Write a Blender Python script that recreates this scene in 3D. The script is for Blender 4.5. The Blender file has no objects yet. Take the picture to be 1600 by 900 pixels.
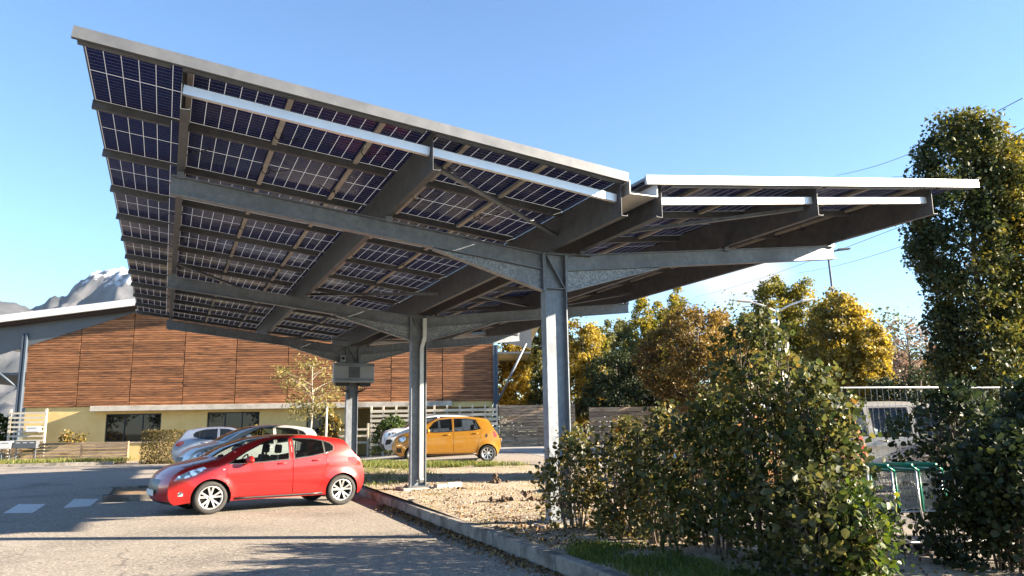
import bpy, bmesh, math, random
import numpy as np
from mathutils import Vector, Matrix
from mathutils.geometry import delaunay_2d_cdt

random.seed(7)
RNG = np.random.default_rng(7)
R = math.radians
scene = bpy.context.scene
COL = scene.collection

# ------------------------------------------------------------------ camera
YAW, PITCH, ROLL = 0.4148, 0.1766, -0.0160
CAM = Vector((-5.2843, -10.4375, 1.5306))
fw = Vector((math.sin(YAW) * math.cos(PITCH), math.cos(YAW) * math.cos(PITCH), math.sin(PITCH)))
rt = Vector((math.cos(YAW), -math.sin(YAW), 0.0))
up = rt.cross(fw)
r2 = rt * math.cos(ROLL) + up * math.sin(ROLL)
u2 = up * math.cos(ROLL) - rt * math.sin(ROLL)
cd = bpy.data.cameras.new("camera")
cam = bpy.data.objects.new("camera", cd)
COL.objects.link(cam)
cam.matrix_world = Matrix(((r2.x, u2.x, -fw.x, CAM.x), (r2.y, u2.y, -fw.y, CAM.y), (r2.z, u2.z, -fw.z, CAM.z), (0, 0, 0, 1)))
cd.sensor_fit = 'HORIZONTAL'
cd.sensor_width = 36.0
cd.lens = 1227.3 / 1600 * 36.0
cd.clip_start = 0.05
cd.clip_end = 30000
scene.camera = cam

# ------------------------------------------------------------------ sky, sun, exposure
SUN_EL = R(19.0)
SUN_H = Vector((0.88, -0.475)).normalized()
world = bpy.data.worlds.new("World")
scene.world = world
world.use_nodes = True
wt = world.node_tree
wt.nodes.clear()
wo = wt.nodes.new('ShaderNodeOutputWorld')
bg = wt.nodes.new('ShaderNodeBackground')
sky = wt.nodes.new('ShaderNodeTexSky')
sky.sky_type = 'NISHITA'
sky.sun_disc = False
sky.sun_elevation = SUN_EL
sky.sun_rotation = math.atan2(SUN_H.x, SUN_H.y)
sky.altitude = 250
sky.air_density = 1.0
sky.dust_density = 0.0
sky.ozone_density = 4.0
bg.inputs['Strength'].default_value = 0.056
# one low bank of white cloud over the far woods
CDIR = Vector((math.sin(.688) * math.cos(.175), math.cos(.688) * math.cos(.175), math.sin(.175)))
tcw = wt.nodes.new('ShaderNodeTexCoord')
sub = wt.nodes.new('ShaderNodeVectorMath'); sub.operation = 'SUBTRACT'; sub.inputs[1].default_value = CDIR
wt.links.new(tcw.outputs['Generated'], sub.inputs[0])
scl = wt.nodes.new('ShaderNodeVectorMath'); scl.operation = 'MULTIPLY'; scl.inputs[1].default_value = (9.0, 9.0, 24.0)
wt.links.new(sub.outputs[0], scl.inputs[0])
ln = wt.nodes.new('ShaderNodeVectorMath'); ln.operation = 'LENGTH'
wt.links.new(scl.outputs[0], ln.inputs[0])
nzw = wt.nodes.new('ShaderNodeTexNoise'); nzw.inputs['Scale'].default_value = 11; nzw.inputs['Detail'].default_value = 7
wt.links.new(tcw.outputs['Generated'], nzw.inputs['Vector'])
ad = wt.nodes.new('ShaderNodeMath'); ad.operation = 'MULTIPLY_ADD'; ad.inputs[1].default_value = 2.2
wt.links.new(nzw.outputs['Fac'], ad.inputs[0]); 
neg = wt.nodes.new('ShaderNodeMath'); neg.operation = 'MULTIPLY'; neg.inputs[1].default_value = -.9
wt.links.new(ln.outputs['Value'], neg.inputs[0]); wt.links.new(neg.outputs[0], ad.inputs[2])
cmr = wt.nodes.new('ShaderNodeMapRange'); cmr.inputs['From Min'].default_value = .25; cmr.inputs['From Max'].default_value = .85; cmr.inputs['To Max'].default_value = .9
wt.links.new(ad.outputs[0], cmr.inputs['Value'])
cmx = wt.nodes.new('ShaderNodeMix'); cmx.data_type = 'RGBA'; cmx.inputs['B'].default_value = (3.3, 3.3, 3.3, 1)
wt.links.new(cmr.outputs['Result'], cmx.inputs['Factor']); wt.links.new(sky.outputs['Color'], cmx.inputs['A'])
wt.links.new(cmx.outputs['Result'], bg.inputs['Color'])
wt.links.new(bg.outputs['Background'], wo.inputs['Surface'])
sl = bpy.data.lights.new("sun", 'SUN')
sl.energy = 5.0
sl.angle = R(0.53)
sl.color = (1.0, 0.85, 0.66)
sun = bpy.data.objects.new("sun", sl)
COL.objects.link(sun)
sdir = Vector((SUN_H.x * math.cos(SUN_EL), SUN_H.y * math.cos(SUN_EL), math.sin(SUN_EL)))
sun.rotation_euler = sdir.to_track_quat('Z', 'Y').to_euler()
sun.location = sdir * 60
vs = scene.view_settings
vs.view_transform = 'Standard'
vs.look = 'None'
vs.exposure = 2.55
vs.gamma = 1.0
vs.use_curve_mapping = False
scene.render.engine = 'CYCLES'
cy = scene.cycles
cy.max_bounces = 7
cy.diffuse_bounces = 3
cy.glossy_bounces = 3
cy.transmission_bounces = 5
cy.transparent_max_bounces = 12
cy.caustics_reflective = False
cy.caustics_refractive = False
cy.use_denoising = True
try:
    cy.denoiser = 'OPENIMAGEDENOISE'
except Exception:
    pass

# ------------------------------------------------------------------ helpers
def sm(t):
    t = min(1.0, max(0.0, t))
    return t * t * (3 - 2 * t)

def ground_z(x, y):
    dd = (x + 5.2843) * .4030 + (y + 10.4375) * .9152
    ll = (x + 5.2843) * .9152 - (y + 10.4375) * .4030
    return .2 * sm((dd - 17) / 13) + .45 * sm((dd - 26) / 10) * sm((ll + 9) / 9)

def at(depth, lat, z=0.0):
    """a world point: metres ahead of and to the right of the spot where the photographer stands"""
    return Vector((CAM.x + .4030 * depth + .9152 * lat, CAM.y + .9152 * depth - .4030 * lat, z))

def link(o, parent=None):
    COL.objects.link(o)
    if parent is not None:
        o.parent = parent
    return o

def tag(o, label=None, cat=None, group=None, kind=None):
    if label: o['label'] = label
    if cat: o['category'] = cat
    if group: o['group'] = group
    if kind: o['kind'] = kind
    return o

def empty(name, loc=(0, 0, 0), rz=0.0, label=None, cat=None, group=None, kind=None, parent=None):
    o = bpy.data.objects.new(name, None)
    o.location = loc
    o.rotation_euler = (0, 0, rz)
    o.empty_display_size = 0.2
    link(o, parent)
    return tag(o, label, cat, group, kind)

def smooth(me):
    me.polygons.foreach_set('use_smooth', [True] * len(me.polygons))

class MB:
    """collects simple solids into one mesh"""
    def __init__(self):
        self.v, self.f, self.m, self.s = [], [], [], []
        self.mi = 0
        self.sm = False
    def add(self, vs, fs):
        b = len(self.v)
        self.v += [tuple(p) for p in vs]
        for f in fs:
            self.f.append(tuple(i + b for i in f))
            self.m.append(self.mi)
            self.s.append(self.sm)
    def box(self, x0, x1, y0, y1, z0, z1, M=None):
        vs = [Vector((x, y, z)) for z in (z0, z1) for y in (y0, y1) for x in (x0, x1)]
        if M is not None: vs = [M @ p for p in vs]
        self.add(vs, [(0, 2, 3, 1), (4, 5, 7, 6), (0, 1, 5, 4), (2, 6, 7, 3), (0, 4, 6, 2), (1, 3, 7, 5)])
        return self
    def prism(self, pts, a, b, axis='y', M=None):
        """extrude a 2D polygon from a to b along the axis; pts are the two other coordinates in order"""
        n = len(pts)
        def P(p, t):
            if axis == 'y': return Vector((p[0], t, p[1]))
            if axis == 'x': return Vector((t, p[0], p[1]))
            return Vector((p[0], p[1], t))
        vs = [P(p, a) for p in pts] + [P(p, b) for p in pts]
        if M is not None: vs = [M @ p for p in vs]
        fs = [tuple(range(n))[::-1], tuple(range(n, 2 * n))] + [(i, (i + 1) % n, n + (i + 1) % n, n + i) for i in range(n)]
        self.add(vs, fs)
        return self
    def beam(self, a, b, prof, upv=(0, 0, 1)):
        """sweep a closed 2D profile (side, up) straight from a to b"""
        a, b = Vector(a), Vector(b)
        d = (b - a).normalized()
        s = d.cross(Vector(upv)).normalized()
        u = s.cross(d)
        n = len(prof)
        vs = [a + s * p[0] + u * p[1] for p in prof] + [b + s * p[0] + u * p[1] for p in prof]
        fs = [tuple(range(n)), tuple(range(n, 2 * n))[::-1]] + [(i, n + i, n + (i + 1) % n, (i + 1) % n) for i in range(n)]
        self.add(vs, fs)
        return self
    def bar(self, a, b, w, h, upv=(0, 0, 1)):
        return self.beam(a, b, [(-w / 2, -h / 2), (w / 2, -h / 2), (w / 2, h / 2), (-w / 2, h / 2)], upv)
    def tube(self, pts, rad, n=8, cap=True):
        pts = [Vector(p) for p in pts]
        if not isinstance(rad, (list, tuple)): rad = [rad] * len(pts)
        rings = []
        prev = None
        for i, p in enumerate(pts):
            d = (pts[min(i + 1, len(pts) - 1)] - pts[max(i - 1, 0)]).normalized()
            ref = prev if prev is not None else (Vector((0, 0, 1)) if abs(d.z) < .9 else Vector((1, 0, 0)))
            s = (ref - d * ref.dot(d))
            if s.length < 1e-5: s = d.orthogonal()
            s.normalize()
            prev = s
            t = d.cross(s)
            rings.append([p + (s * math.cos(2 * math.pi * k / n) + t * math.sin(2 * math.pi * k / n)) * rad[i] for k in range(n)])
        vs = [q for r in rings for q in r]
        fs = [(i * n + k, i * n + (k + 1) % n, (i + 1) * n + (k + 1) % n, (i + 1) * n + k) for i in range(len(pts) - 1) for k in range(n)]
        if cap:
            fs.append(tuple(range(n))[::-1])
            fs.append(tuple((len(pts) - 1) * n + k for k in range(n)))
        o = self.sm
        self.sm = True
        self.add(vs, fs)
        self.sm = o
        return self
    def lathe(self, prof, n=24, axis='z', c=(0, 0, 0), closed=False):
        """prof: (radius, along axis)"""
        vs = []
        c = Vector(c)
        for k in range(n):
            a = 2 * math.pi * k / n
            for r, h in prof:
                x, y = r * math.cos(a), r * math.sin(a)
                vs.append(c + (Vector((x, y, h)) if axis == 'z' else Vector((x, h, y)) if axis == 'y' else Vector((h, x, y))))
        m = len(prof)
        fs = []
        for k in range(n):
            k2 = (k + 1) % n
            for j in range(m if closed else m - 1):
                j2 = (j + 1) % m
                fs.append((k * m + j, k2 * m + j, k2 * m + j2, k * m + j2))
        o = self.sm
        self.sm = True
        self.add(vs, fs)
        self.sm = o
        return self
    def mesh(self, name, mats):
        me = bpy.data.meshes.new(name)
        me.from_pydata(self.v, [], self.f)
        if not isinstance(mats, (list, tuple)): mats = [mats]
        for m in mats: me.materials.append(m)
        if len(mats) > 1: me.polygons.foreach_set('material_index', self.m)
        me.polygons.foreach_set('use_smooth', self.s)
        me.update()
        bm = bmesh.new()
        bm.from_mesh(me)
        bmesh.ops.recalc_face_normals(bm, faces=bm.faces)
        bm.to_mesh(me)
        bm.free()
        return me
    def build(self, name, mats, parent=None, **kw):
        o = bpy.data.objects.new(name, self.mesh(name, mats))
        link(o, parent)
        return tag(o, **kw)

def inst(name, me, parent=None, M=None, **kw):
    o = bpy.data.objects.new(name, me)
    if M is not None: o.matrix_local = M
    link(o, parent)
    return tag(o, **kw)

def bevel(o, w=.01, seg=2, ang=40):
    m = o.modifiers.new('bevel', 'BEVEL')
    m.width = w
    m.segments = seg
    m.limit_method = 'ANGLE'
    m.angle_limit = R(ang)
    return o

# ------------------------------------------------------------------ materials
def mat(name, c, rough=.6, metal=0.0, c2=None, scale=5.0, detail=6.0, bump=0.0, bscale=None, stretch=(1, 1, 1), spec=.5, coat=0.0,
        rnd=0.0, coords='pos', ramp=(.35, .65), c3=None, s3=.8, r3=(.5, .7), rough2=None):
    m = bpy.data.materials.new(name)
    m.use_nodes = True
    nt = m.node_tree
    N, Lk = nt.nodes, nt.links.new
    b = N['Principled BSDF']
    b.inputs['Base Color'].default_value = (*c, 1)
    b.inputs['Roughness'].default_value = rough
    b.inputs['Metallic'].default_value = metal
    b.inputs['Specular IOR Level'].default_value = spec
    b.inputs['Coat Weight'].default_value = coat
    b.inputs['Coat Roughness'].default_value = .03
    vec = None
    if c2 is not None or bump:
        if coords == 'pos':
            g = N.new('ShaderNodeNewGeometry'); out = g.outputs['Position']
        else:
            g = N.new('ShaderNodeTexCoord'); out = g.outputs['Object']
        mp = N.new('ShaderNodeMapping')
        mp.inputs['Scale'].default_value = stretch
        Lk(out, mp.inputs['Vector'])
        vec = mp.outputs['Vector']
        if rnd:
            oi = N.new('ShaderNodeObjectInfo')
            ml = N.new('ShaderNodeMath'); ml.operation = 'MULTIPLY'; ml.inputs[1].default_value = 37.0
            Lk(oi.outputs['Random'], ml.inputs[0])
            Lk(ml.outputs[0], mp.inputs['Location'])
    col = None
    if c2 is not None:
        n = N.new('ShaderNodeTexNoise')
        n.inputs['Scale'].default_value = scale
        n.inputs['Detail'].default_value = detail
        n.inputs['Roughness'].default_value = .65
        Lk(vec, n.inputs['Vector'])
        cr = N.new('ShaderNodeValToRGB')
        cr.color_ramp.elements[0].position, cr.color_ramp.elements[1].position = ramp
        cr.color_ramp.elements[0].color = (*c, 1)
        cr.color_ramp.elements[1].color = (*c2, 1)
        Lk(n.outputs['Fac'], cr.inputs['Fac'])
        col = cr.outputs['Color']
        if rough2 is not None:
            mr = N.new('ShaderNodeMapRange')
            mr.inputs['To Min'].default_value = rough
            mr.inputs['To Max'].default_value = rough2
            Lk(n.outputs['Fac'], mr.inputs['Value'])
            Lk(mr.outputs['Result'], b.inputs['Roughness'])
        if c3 is not None:
            n3 = N.new('ShaderNodeTexNoise')
            n3.inputs['Scale'].default_value = s3
            n3.inputs['Detail'].default_value = 5
            Lk(vec, n3.inputs['Vector'])
            r_ = N.new('ShaderNodeMapRange')
            r_.inputs['From Min'].default_value, r_.inputs['From Max'].default_value = r3
            Lk(n3.outputs['Fac'], r_.inputs['Value'])
            mx = N.new('ShaderNodeMix'); mx.data_type = 'RGBA'
            mx.inputs['B'].default_value = (*c3, 1)
            Lk(r_.outputs['Result'], mx.inputs['Factor'])
            Lk(col, mx.inputs['A'])
            col = mx.outputs['Result']
    if rnd:
        oi2 = N.new('ShaderNodeObjectInfo')
        mr = N.new('ShaderNodeMapRange')
        mr.inputs['To Min'].default_value = 1 - rnd
        mr.inputs['To Max'].default_value = 1 + rnd
        Lk(oi2.outputs['Random'], mr.inputs['Value'])
        hs = N.new('ShaderNodeHueSaturation')
        Lk(mr.outputs['Result'], hs.inputs['Value'])
        if col is not None: Lk(col, hs.inputs['Color'])
        else: hs.inputs['Color'].default_value = (*c, 1)
        col = hs.outputs['Color']
    if col is not None: Lk(col, b.inputs['Base Color'])
    if bump:
        n = N.new('ShaderNodeTexNoise')
        n.inputs['Scale'].default_value = bscale or scale * 3
        n.inputs['Detail'].default_value = 6
        Lk(vec, n.inputs['Vector'])
        bp = N.new('ShaderNodeBump')
        bp.inputs['Strength'].default_value = 1.0
        bp.inputs['Distance'].default_value = bump
        Lk(n.outputs['Fac'], bp.inputs['Height'])
        Lk(bp.outputs['Normal'], b.inputs['Normal'])
    return m

def glass_mat(name, tint=(.75, .85, .85), alpha=.55, rough=.02, dark=(.01, .012, .014)):
    """thin car or window glass: part mirror, part see-through"""
    m = bpy.data.materials.new(name)
    m.use_nodes = True
    nt = m.node_tree
    N, Lk = nt.nodes, nt.links.new
    N.clear()
    o = N.new('ShaderNodeOutputMaterial')
    tr = N.new('ShaderNodeBsdfTransparent'); tr.inputs['Color'].default_value = (*tint, 1)
    gl = N.new('ShaderNodeBsdfGlossy'); gl.inputs['Roughness'].default_value = rough
    df = N.new('ShaderNodeBsdfDiffuse'); df.inputs['Color'].default_value = (*dark, 1)
    fr = N.new('ShaderNodeFresnel'); fr.inputs['IOR'].default_value = 1.6
    a = N.new('ShaderNodeMixShader'); a.inputs['Fac'].default_value = alpha
    Lk(df.outputs[0], a.inputs[1]); Lk(tr.outputs[0], a.inputs[2])
    b = N.new('ShaderNodeMixShader')
    Lk(fr.outputs[0], b.inputs['Fac']); Lk(a.outputs[0], b.inputs[1]); Lk(gl.outputs[0], b.inputs[2])
    Lk(b.outputs[0], o.inputs['Surface'])
    return m

MT = {}
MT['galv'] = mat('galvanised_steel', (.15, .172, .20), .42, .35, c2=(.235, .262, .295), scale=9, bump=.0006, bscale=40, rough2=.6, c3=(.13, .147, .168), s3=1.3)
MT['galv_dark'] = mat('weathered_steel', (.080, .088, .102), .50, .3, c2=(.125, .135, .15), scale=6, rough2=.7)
MT['galv_mottled'] = mat('spangled_zinc', (.17, .19, .21), .42, .35, c2=(.34, .365, .39), scale=26, detail=3, ramp=(.42, .58), rough2=.6, c3=(.15, .17, .19), s3=2)
MT['galv_pale'] = mat('pale_steel', (.32, .31, .29), .55, .2, c2=(.40, .39, .36), scale=6)
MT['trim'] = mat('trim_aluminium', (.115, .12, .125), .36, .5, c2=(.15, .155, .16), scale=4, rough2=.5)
MT['trim_glare'] = mat('glare_trim_aluminium', (.27, .28, .28), .34, .6, c2=(.34, .35, .35), scale=4, rough2=.45)  # same trim metal made paler: sun glare painted in on the right wing
MT['alu'] = mat('bright_aluminium', (.72, .72, .71), .35, .55, c2=(.80, .80, .79), scale=4, rough2=.5)
MT['black_plastic'] = mat('black_plastic', (.012, .012, .013), .45)
MT['rubber'] = mat('tyre_rubber', (.018, .018, .019), .75, c2=(.03, .029, .027), scale=12, coords='obj')
MT['dark'] = mat('dark_interior', (.012, .012, .013), .8)
MT['white_paint'] = mat('white_road_paint', (.62, .61, .58), .7, c2=(.35, .34, .33), scale=9, ramp=(.5, .75))
# ------------------------------------------------------------------ solar canopy
PITCH_Y, SP = 1.75, 7.0
YF, YB = -2.262, -2.262 + 11 * 1.75
ZV = 4.651
WINGS = {'L': (-1, .083, 1.0362, .1197), 'R': (1, .223, 1.0553, .1053)}      # side, valley gap, panel width, tilt

def zpan(X):
    s, g, w, t = WINGS['L' if X < 0.07 else 'R']
    return ZV + math.tan(t) * (s * X - g)

def laminate():
    m = bpy.data.materials.new('solar_laminate')
    m.use_nodes = True
    nt = m.node_tree
    N, Lk = nt.nodes, nt.links.new
    N.clear()
    out = N.new('ShaderNodeOutputMaterial')
    tc = N.new('ShaderNodeTexCoord')
    sx = N.new('ShaderNodeSeparateXYZ')
    Lk(tc.outputs['UV'], sx.inputs[0])
    def math_(op, a, b=None, c=None):
        n = N.new('ShaderNodeMath'); n.operation = op
        for i, q in enumerate((a, b, c)):
            if q is None: continue
            if isinstance(q, (int, float)): n.inputs[i].default_value = q
            else: Lk(q, n.inputs[i])
        return n.outputs[0]
    u, v = sx.outputs['X'], sx.outputs['Y']
    def line(coord, n, half):
        f = math_('FRACT', math_('MULTIPLY', coord, n))
        d = math_('ABSOLUTE', math_('SUBTRACT', f, .5))
        return math_('GREATER_THAN', d, .5 - half * n)
    cols = line(u, 6.0, .0036)
    mid = math_('LESS_THAN', math_('ABSOLUTE', math_('SUBTRACT', v, .5)), .0055)
    ed = math_('GREATER_THAN', math_('ABSOLUTE', math_('SUBTRACT', v, .5)), .491)
    eu = math_('GREATER_THAN', math_('ABSOLUTE', math_('SUBTRACT', u, .5)), .4925)
    gap = math_('MAXIMUM', math_('MAXIMUM', cols, mid), math_('MAXIMUM', ed, eu))
    fine = math_('MULTIPLY', line(v, 20.0, .0013), .34)
    bus = math_('MULTIPLY', line(u, 30.0, .0006), .03)
    gap = math_('MAXIMUM', gap, math_('MAXIMUM', fine, bus))
    cell = N.new('ShaderNodeBsdfPrincipled')
    nz = N.new('ShaderNodeTexNoise'); nz.inputs['Scale'].default_value = 2.5
    gp = N.new('ShaderNodeNewGeometry')
    Lk(gp.outputs['Position'], nz.inputs['Vector'])
    cr = N.new('ShaderNodeValToRGB')
    cr.color_ramp.elements[0].color = (.008, .012, .075, 1)
    cr.color_ramp.elements[1].color = (.013, .019, .115, 1)
    Lk(nz.outputs['Fac'], cr.inputs['Fac'])
    Lk(cr.outputs['Color'], cell.inputs['Base Color'])
    cell.inputs['Roughness'].default_value = .16
    cell.inputs['Specular IOR Level'].default_value = .06
    tl = N.new('ShaderNodeBsdfTranslucent'); tl.inputs['Color'].default_value = (.17, .18, .20, 1)
    df = N.new('ShaderNodeBsdfDiffuse'); df.inputs['Color'].default_value = (.20, .21, .23, 1)
    g2 = N.new('ShaderNodeMixShader'); g2.inputs['Fac'].default_value = .7
    Lk(df.outputs[0], g2.inputs[1]); Lk(tl.outputs[0], g2.inputs[2])
    mx = N.new('ShaderNodeMixShader')
    Lk(gap, mx.inputs['Fac']); Lk(cell.outputs[0], mx.inputs[1]); Lk(g2.outputs[0], mx.inputs[2])
    Lk(mx.outputs[0], out.inputs['Surface'])
    return m
MT['laminate'] = laminate()

canopy = empty('solar_canopy', (0, 0, 0), label='steel solar carport with two upswept wings of glass panels on three columns', cat='solar carport')

def panel_mesh(w, side):
    """origin at the valley-side front corner; local x runs up the slope, local y along the row"""
    h, fr = .034, .012
    ww, ll = w - .012, PITCH_Y - .02
    b = MB()
    b.mi = 1
    for (x0, x1, y0, y1) in ((0, ww, 0, fr), (0, ww, ll - fr, ll), (0, fr, fr, ll - fr), (ww - fr, ww, fr, ll - fr)):
        b.box(x0, x1, y0, y1, 0, h)
    b.mi = 0
    z = .016
    b.add([(fr, fr, z), (ww - fr, fr, z), (ww - fr, ll - fr, z), (fr, ll - fr, z)], [(0, 1, 2, 3)])
    me = b.mesh('solar_panel', [MT['laminate'], MT['trim']])
    uv = me.uv_layers.new(name='UVMap')
    for p in me.polygons:
        for li in p.loop_indices:
            co = me.vertices[me.loops[li].vertex_index].co
            uv.data[li].uv = ((co.x - fr) / (ww - 2 * fr), (co.y - fr) / (ll - 2 * fr))
    return me

def channel(b, a, c, h, fl, lip=.02, t=.006):
    """C profile hung with its web on the line; a,c = (x,y,z of top of web); flanges towards +fl in x"""
    s = 1 if fl > 0 else -1
    f = abs(fl)
    pts = [(0, 0), (f, 0), (f, -lip), (f - t, -lip), (f - t, -t), (t, -t), (t, -h + t), (f - t, -h + t), (f - t, -h + lip), (f, -h + lip), (f, -h), (0, -h)]
    a, c = Vector(a), Vector(c)
    vs = [a + Vector((s * p[0], 0, p[1])) for p in pts] + [c + Vector((s * p[0], 0, p[1])) for p in pts]
    n = len(pts)
    b.add(vs, [tuple(range(n)), tuple(range(n, 2 * n))[::-1]] + [(i, n + i, n + (i + 1) % n, (i + 1) % n) for i in range(n)])

PURL = {'L': [(-5.31, .09), (-2.61, .09), (-.10, .09)], 'R': [(.52, -.09), (3.22, .09), (5.62, .09)]}
seam_me = MB().box(-.030, .030, 0, PITCH_Y - .16, -.046, -.004).mesh('seam_bar', MT['galv_pale'])
lb = MB()
lb.tube([(math.cos(a) * .05, .004 * a, math.sin(a) * .05 - .06) for a in np.linspace(0, 2 * math.pi * 1.05, 16)], .0065, 5)
lb.tube([(.02, 0, -.02), (.10, .02, -.07), (.22, .03, -.05), (.34, .02, -.02)], .006, 5)
loop_me = lb.mesh('cable', MT['black_plastic'])

for wn, (side, g, w, t) in WINGS.items():
    wing = empty('wing', parent=canopy)
    c, s = math.cos(t), math.sin(t)
    me = panel_mesh(w, side)
    ax = Vector((side * c, 0, s))
    az = Vector((-side * s, 0, c))
    ay = Vector((0, 1, 0)) if side > 0 else Vector((0, -1, 0))
    for j in range(6):
        for k in range(11):
            o0 = Vector((side * g, YF + k * PITCH_Y + (.01 if side > 0 else PITCH_Y - .01), ZV)) + ax * (w * j)
            M = Matrix(((ax.x, ay.x, az.x, o0.x), (ax.y, ay.y, az.y, o0.y), (ax.z, ay.z, az.z, o0.z), (0, 0, 0, 1)))
            inst('solar_panel', me, wing, M)
    Xe = g + 6 * w * c
    # cross rails under the joints between rows
    xs = sorted([abs(q[0]) for q in PURL[wn]])
    for k in range(12):
        b = MB()
        y = YF + k * PITCH_Y
        y = min(max(y, YF + .045), YB - .045)
        lims = [max(g + .04, xs[0] + .10 if side > 0 else xs[0] + .01)] + [x for x in xs[1:]] + [Xe]
        for i in range(len(lims) - 1):
            x0, x1 = lims[i] + (.0 if i == 0 else .10), lims[i + 1] - (.0 if i == len(lims) - 2 else .012)
            p0 = Vector((side * x0, y, zpan(side * x0) - .004))
            p1 = Vector((side * x1, y, zpan(side * x1) - .004))
            # hat profile: two flanges and a lower box
            b.beam(p0, p1, [(-.065, 0), (.065, 0), (.065, -.012), (.042, -.012), (.034, -.085), (-.034, -.085), (-.042, -.012), (-.065, -.012)], upv=(0, 0, 1))
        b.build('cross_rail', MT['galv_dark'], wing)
    # thin bars under the seams between neighbouring panels
    for j in range(1, 6):
        X = side * (g + j * w * c)
        for k in range(11):
            o0 = Vector((X, YF + k * PITCH_Y + (.08 if side > 0 else PITCH_Y - .08), zpan(X)))
            M = Matrix(((ax.x, ay.x, az.x, o0.x), (ax.y, ay.y, az.y, o0.y), (ax.z, ay.z, az.z, o0.z), (0, 0, 0, 1)))
            inst('seam_bar', seam_me, wing, M)
            if random.random() < .62 and k < 9:
                Mc = Matrix.Translation((X, YF + (k + random.uniform(.3, .75)) * PITCH_Y, zpan(X) - .02)) @ Matrix.Rotation(random.uniform(-.6, .6) + (math.pi if random.random() < .5 else 0), 4, 'Z')
                inst('cable', loop_me, wing, Mc)
    # purlins
    for i, (X, fl) in enumerate(PURL[wn]):
        b = MB()
        xt = X if side < 0 else X + max(fl, 0)
        zt = zpan(X) - .004 if side * fl > 0 else zpan(X + fl) - .004
        channel(b, (X, YF + .10, zt), (X, YB - .10, zt), .47, fl)
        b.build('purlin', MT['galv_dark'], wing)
    # stiffener cleats where struts land, front and back spacer channels
    for yy in (YF + .22, YB - .22):
        P = [q[0] for q in sorted(PURL[wn])]
        FLW = dict(PURL[wn])
        for a_, c_ in zip(P[:-1], P[1:]):
            x0 = a_ + (FLW[a_] if FLW[a_] > 0 else 0) * .08 + .01
            x1 = c_ + (FLW[c_] if FLW[c_] < 0 else 0) - .008
            z0, z1 = zpan(a_) - .23, zpan(c_) - .23
            b = MB()
            b.beam((x0, yy, z0), (x1, yy, z1), [(-.03, -.05), (.03, -.05), (.03, .05), (-.03, .05)])
            b.build('spacer_channel', MT['alu'], wing)
    # edge trims: front, back and outer side
    for yy, sg in ((YF - .022, -1), (YB + .022, 1)):
        b = MB()
        p0 = Vector((side * (g - .02), yy, zpan(side * (g)) + .0))
        p1 = Vector((side * (Xe + .05), yy, zpan(side * Xe) + .005))
        q = sg if side > 0 else -sg
        b.beam(p0, p1, [(-.02 * q, -.075), (.03 * q, -.075), (.03 * q, -.02), (.012 * q, -.012), (.012 * q, .046), (-.02 * q, .046)] if q < 0 else
               [(-.02, -.075), (.03, -.075), (.03, -.02), (.012, -.012), (.012, .046), (-.02, .046)])
        b.build('edge_trim', MT['trim' if side < 0 else 'trim_glare'], wing)
    # diagonal wind braces between purlins
    PX = [q[0] for q in sorted(PURL[wn], key=lambda q: abs(q[0]))]
    for (i0, y0, i1, y1) in ((1, YF + .35, 0, -.35), (1, YB - .35, 0, 2 * SP + .35), (2, SP - .4, 1, SP + 2.7), (1, SP + .9, 0, SP - 1.9)):
        X0, X1 = PX[i0], PX[i1]
        x0, x1 = X0 + (.02 if X1 > X0 else -.02), X1 + (.02 if X0 > X1 else -.02)
        b = MB()
        b.beam((x0, y0, zpan(X0) - .33), (x1, y1, zpan(X1) - .33), [(-.035, -.004), (.035, -.004), (.035, .004), (.002, .004), (.002, .05), (-.004, .05), (-.004, .004), (-.035, .004)])
        b.build('wind_brace', MT['galv'], wing)

# gutter in the valley
b = MB()
gy0, gy1 = YF + .04, YB - .04
pts = [(.0, ZV - .02), (.0, ZV - .20), (.42, ZV - .20), (.42, ZV - .02), (.412, ZV - .02), (.412, ZV - .192), (.008, ZV - .192), (.008, ZV - .02)]
b.prism(pts, gy0, gy1, 'y')
b.box(.02, .40, gy0 + .3, gy0 + .304, ZV - .19, ZV - .06)
b.build('gutter', MT['alu'], canopy)

def ibeam(b, p0, p1, h, fl, tw=.010, tf=.014, M=None):
    """I beam whose TOP centre line runs from p0 to p1 in the xz plane; flanges fl wide in y"""
    p0, p1 = Vector(p0), Vector(p1)
    for (y0, y1, z0, z1) in ((-fl / 2, fl / 2, -tf, 0), (-tw / 2, tw / 2, -h + tf, -tf), (-fl / 2, fl / 2, -h, -h + tf)):
        vs = []
        for p in (p0, p1):
            for yy in (y0, y1):
                for zz in (z0, z1):
                    vs.append(p + Vector((0, yy, zz)))
        b.add(vs, [(0, 1, 3, 2), (4, 6, 7, 5), (0, 4, 5, 1), (2, 3, 7, 6), (0, 2, 6, 4), (1, 5, 7, 3)])

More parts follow.
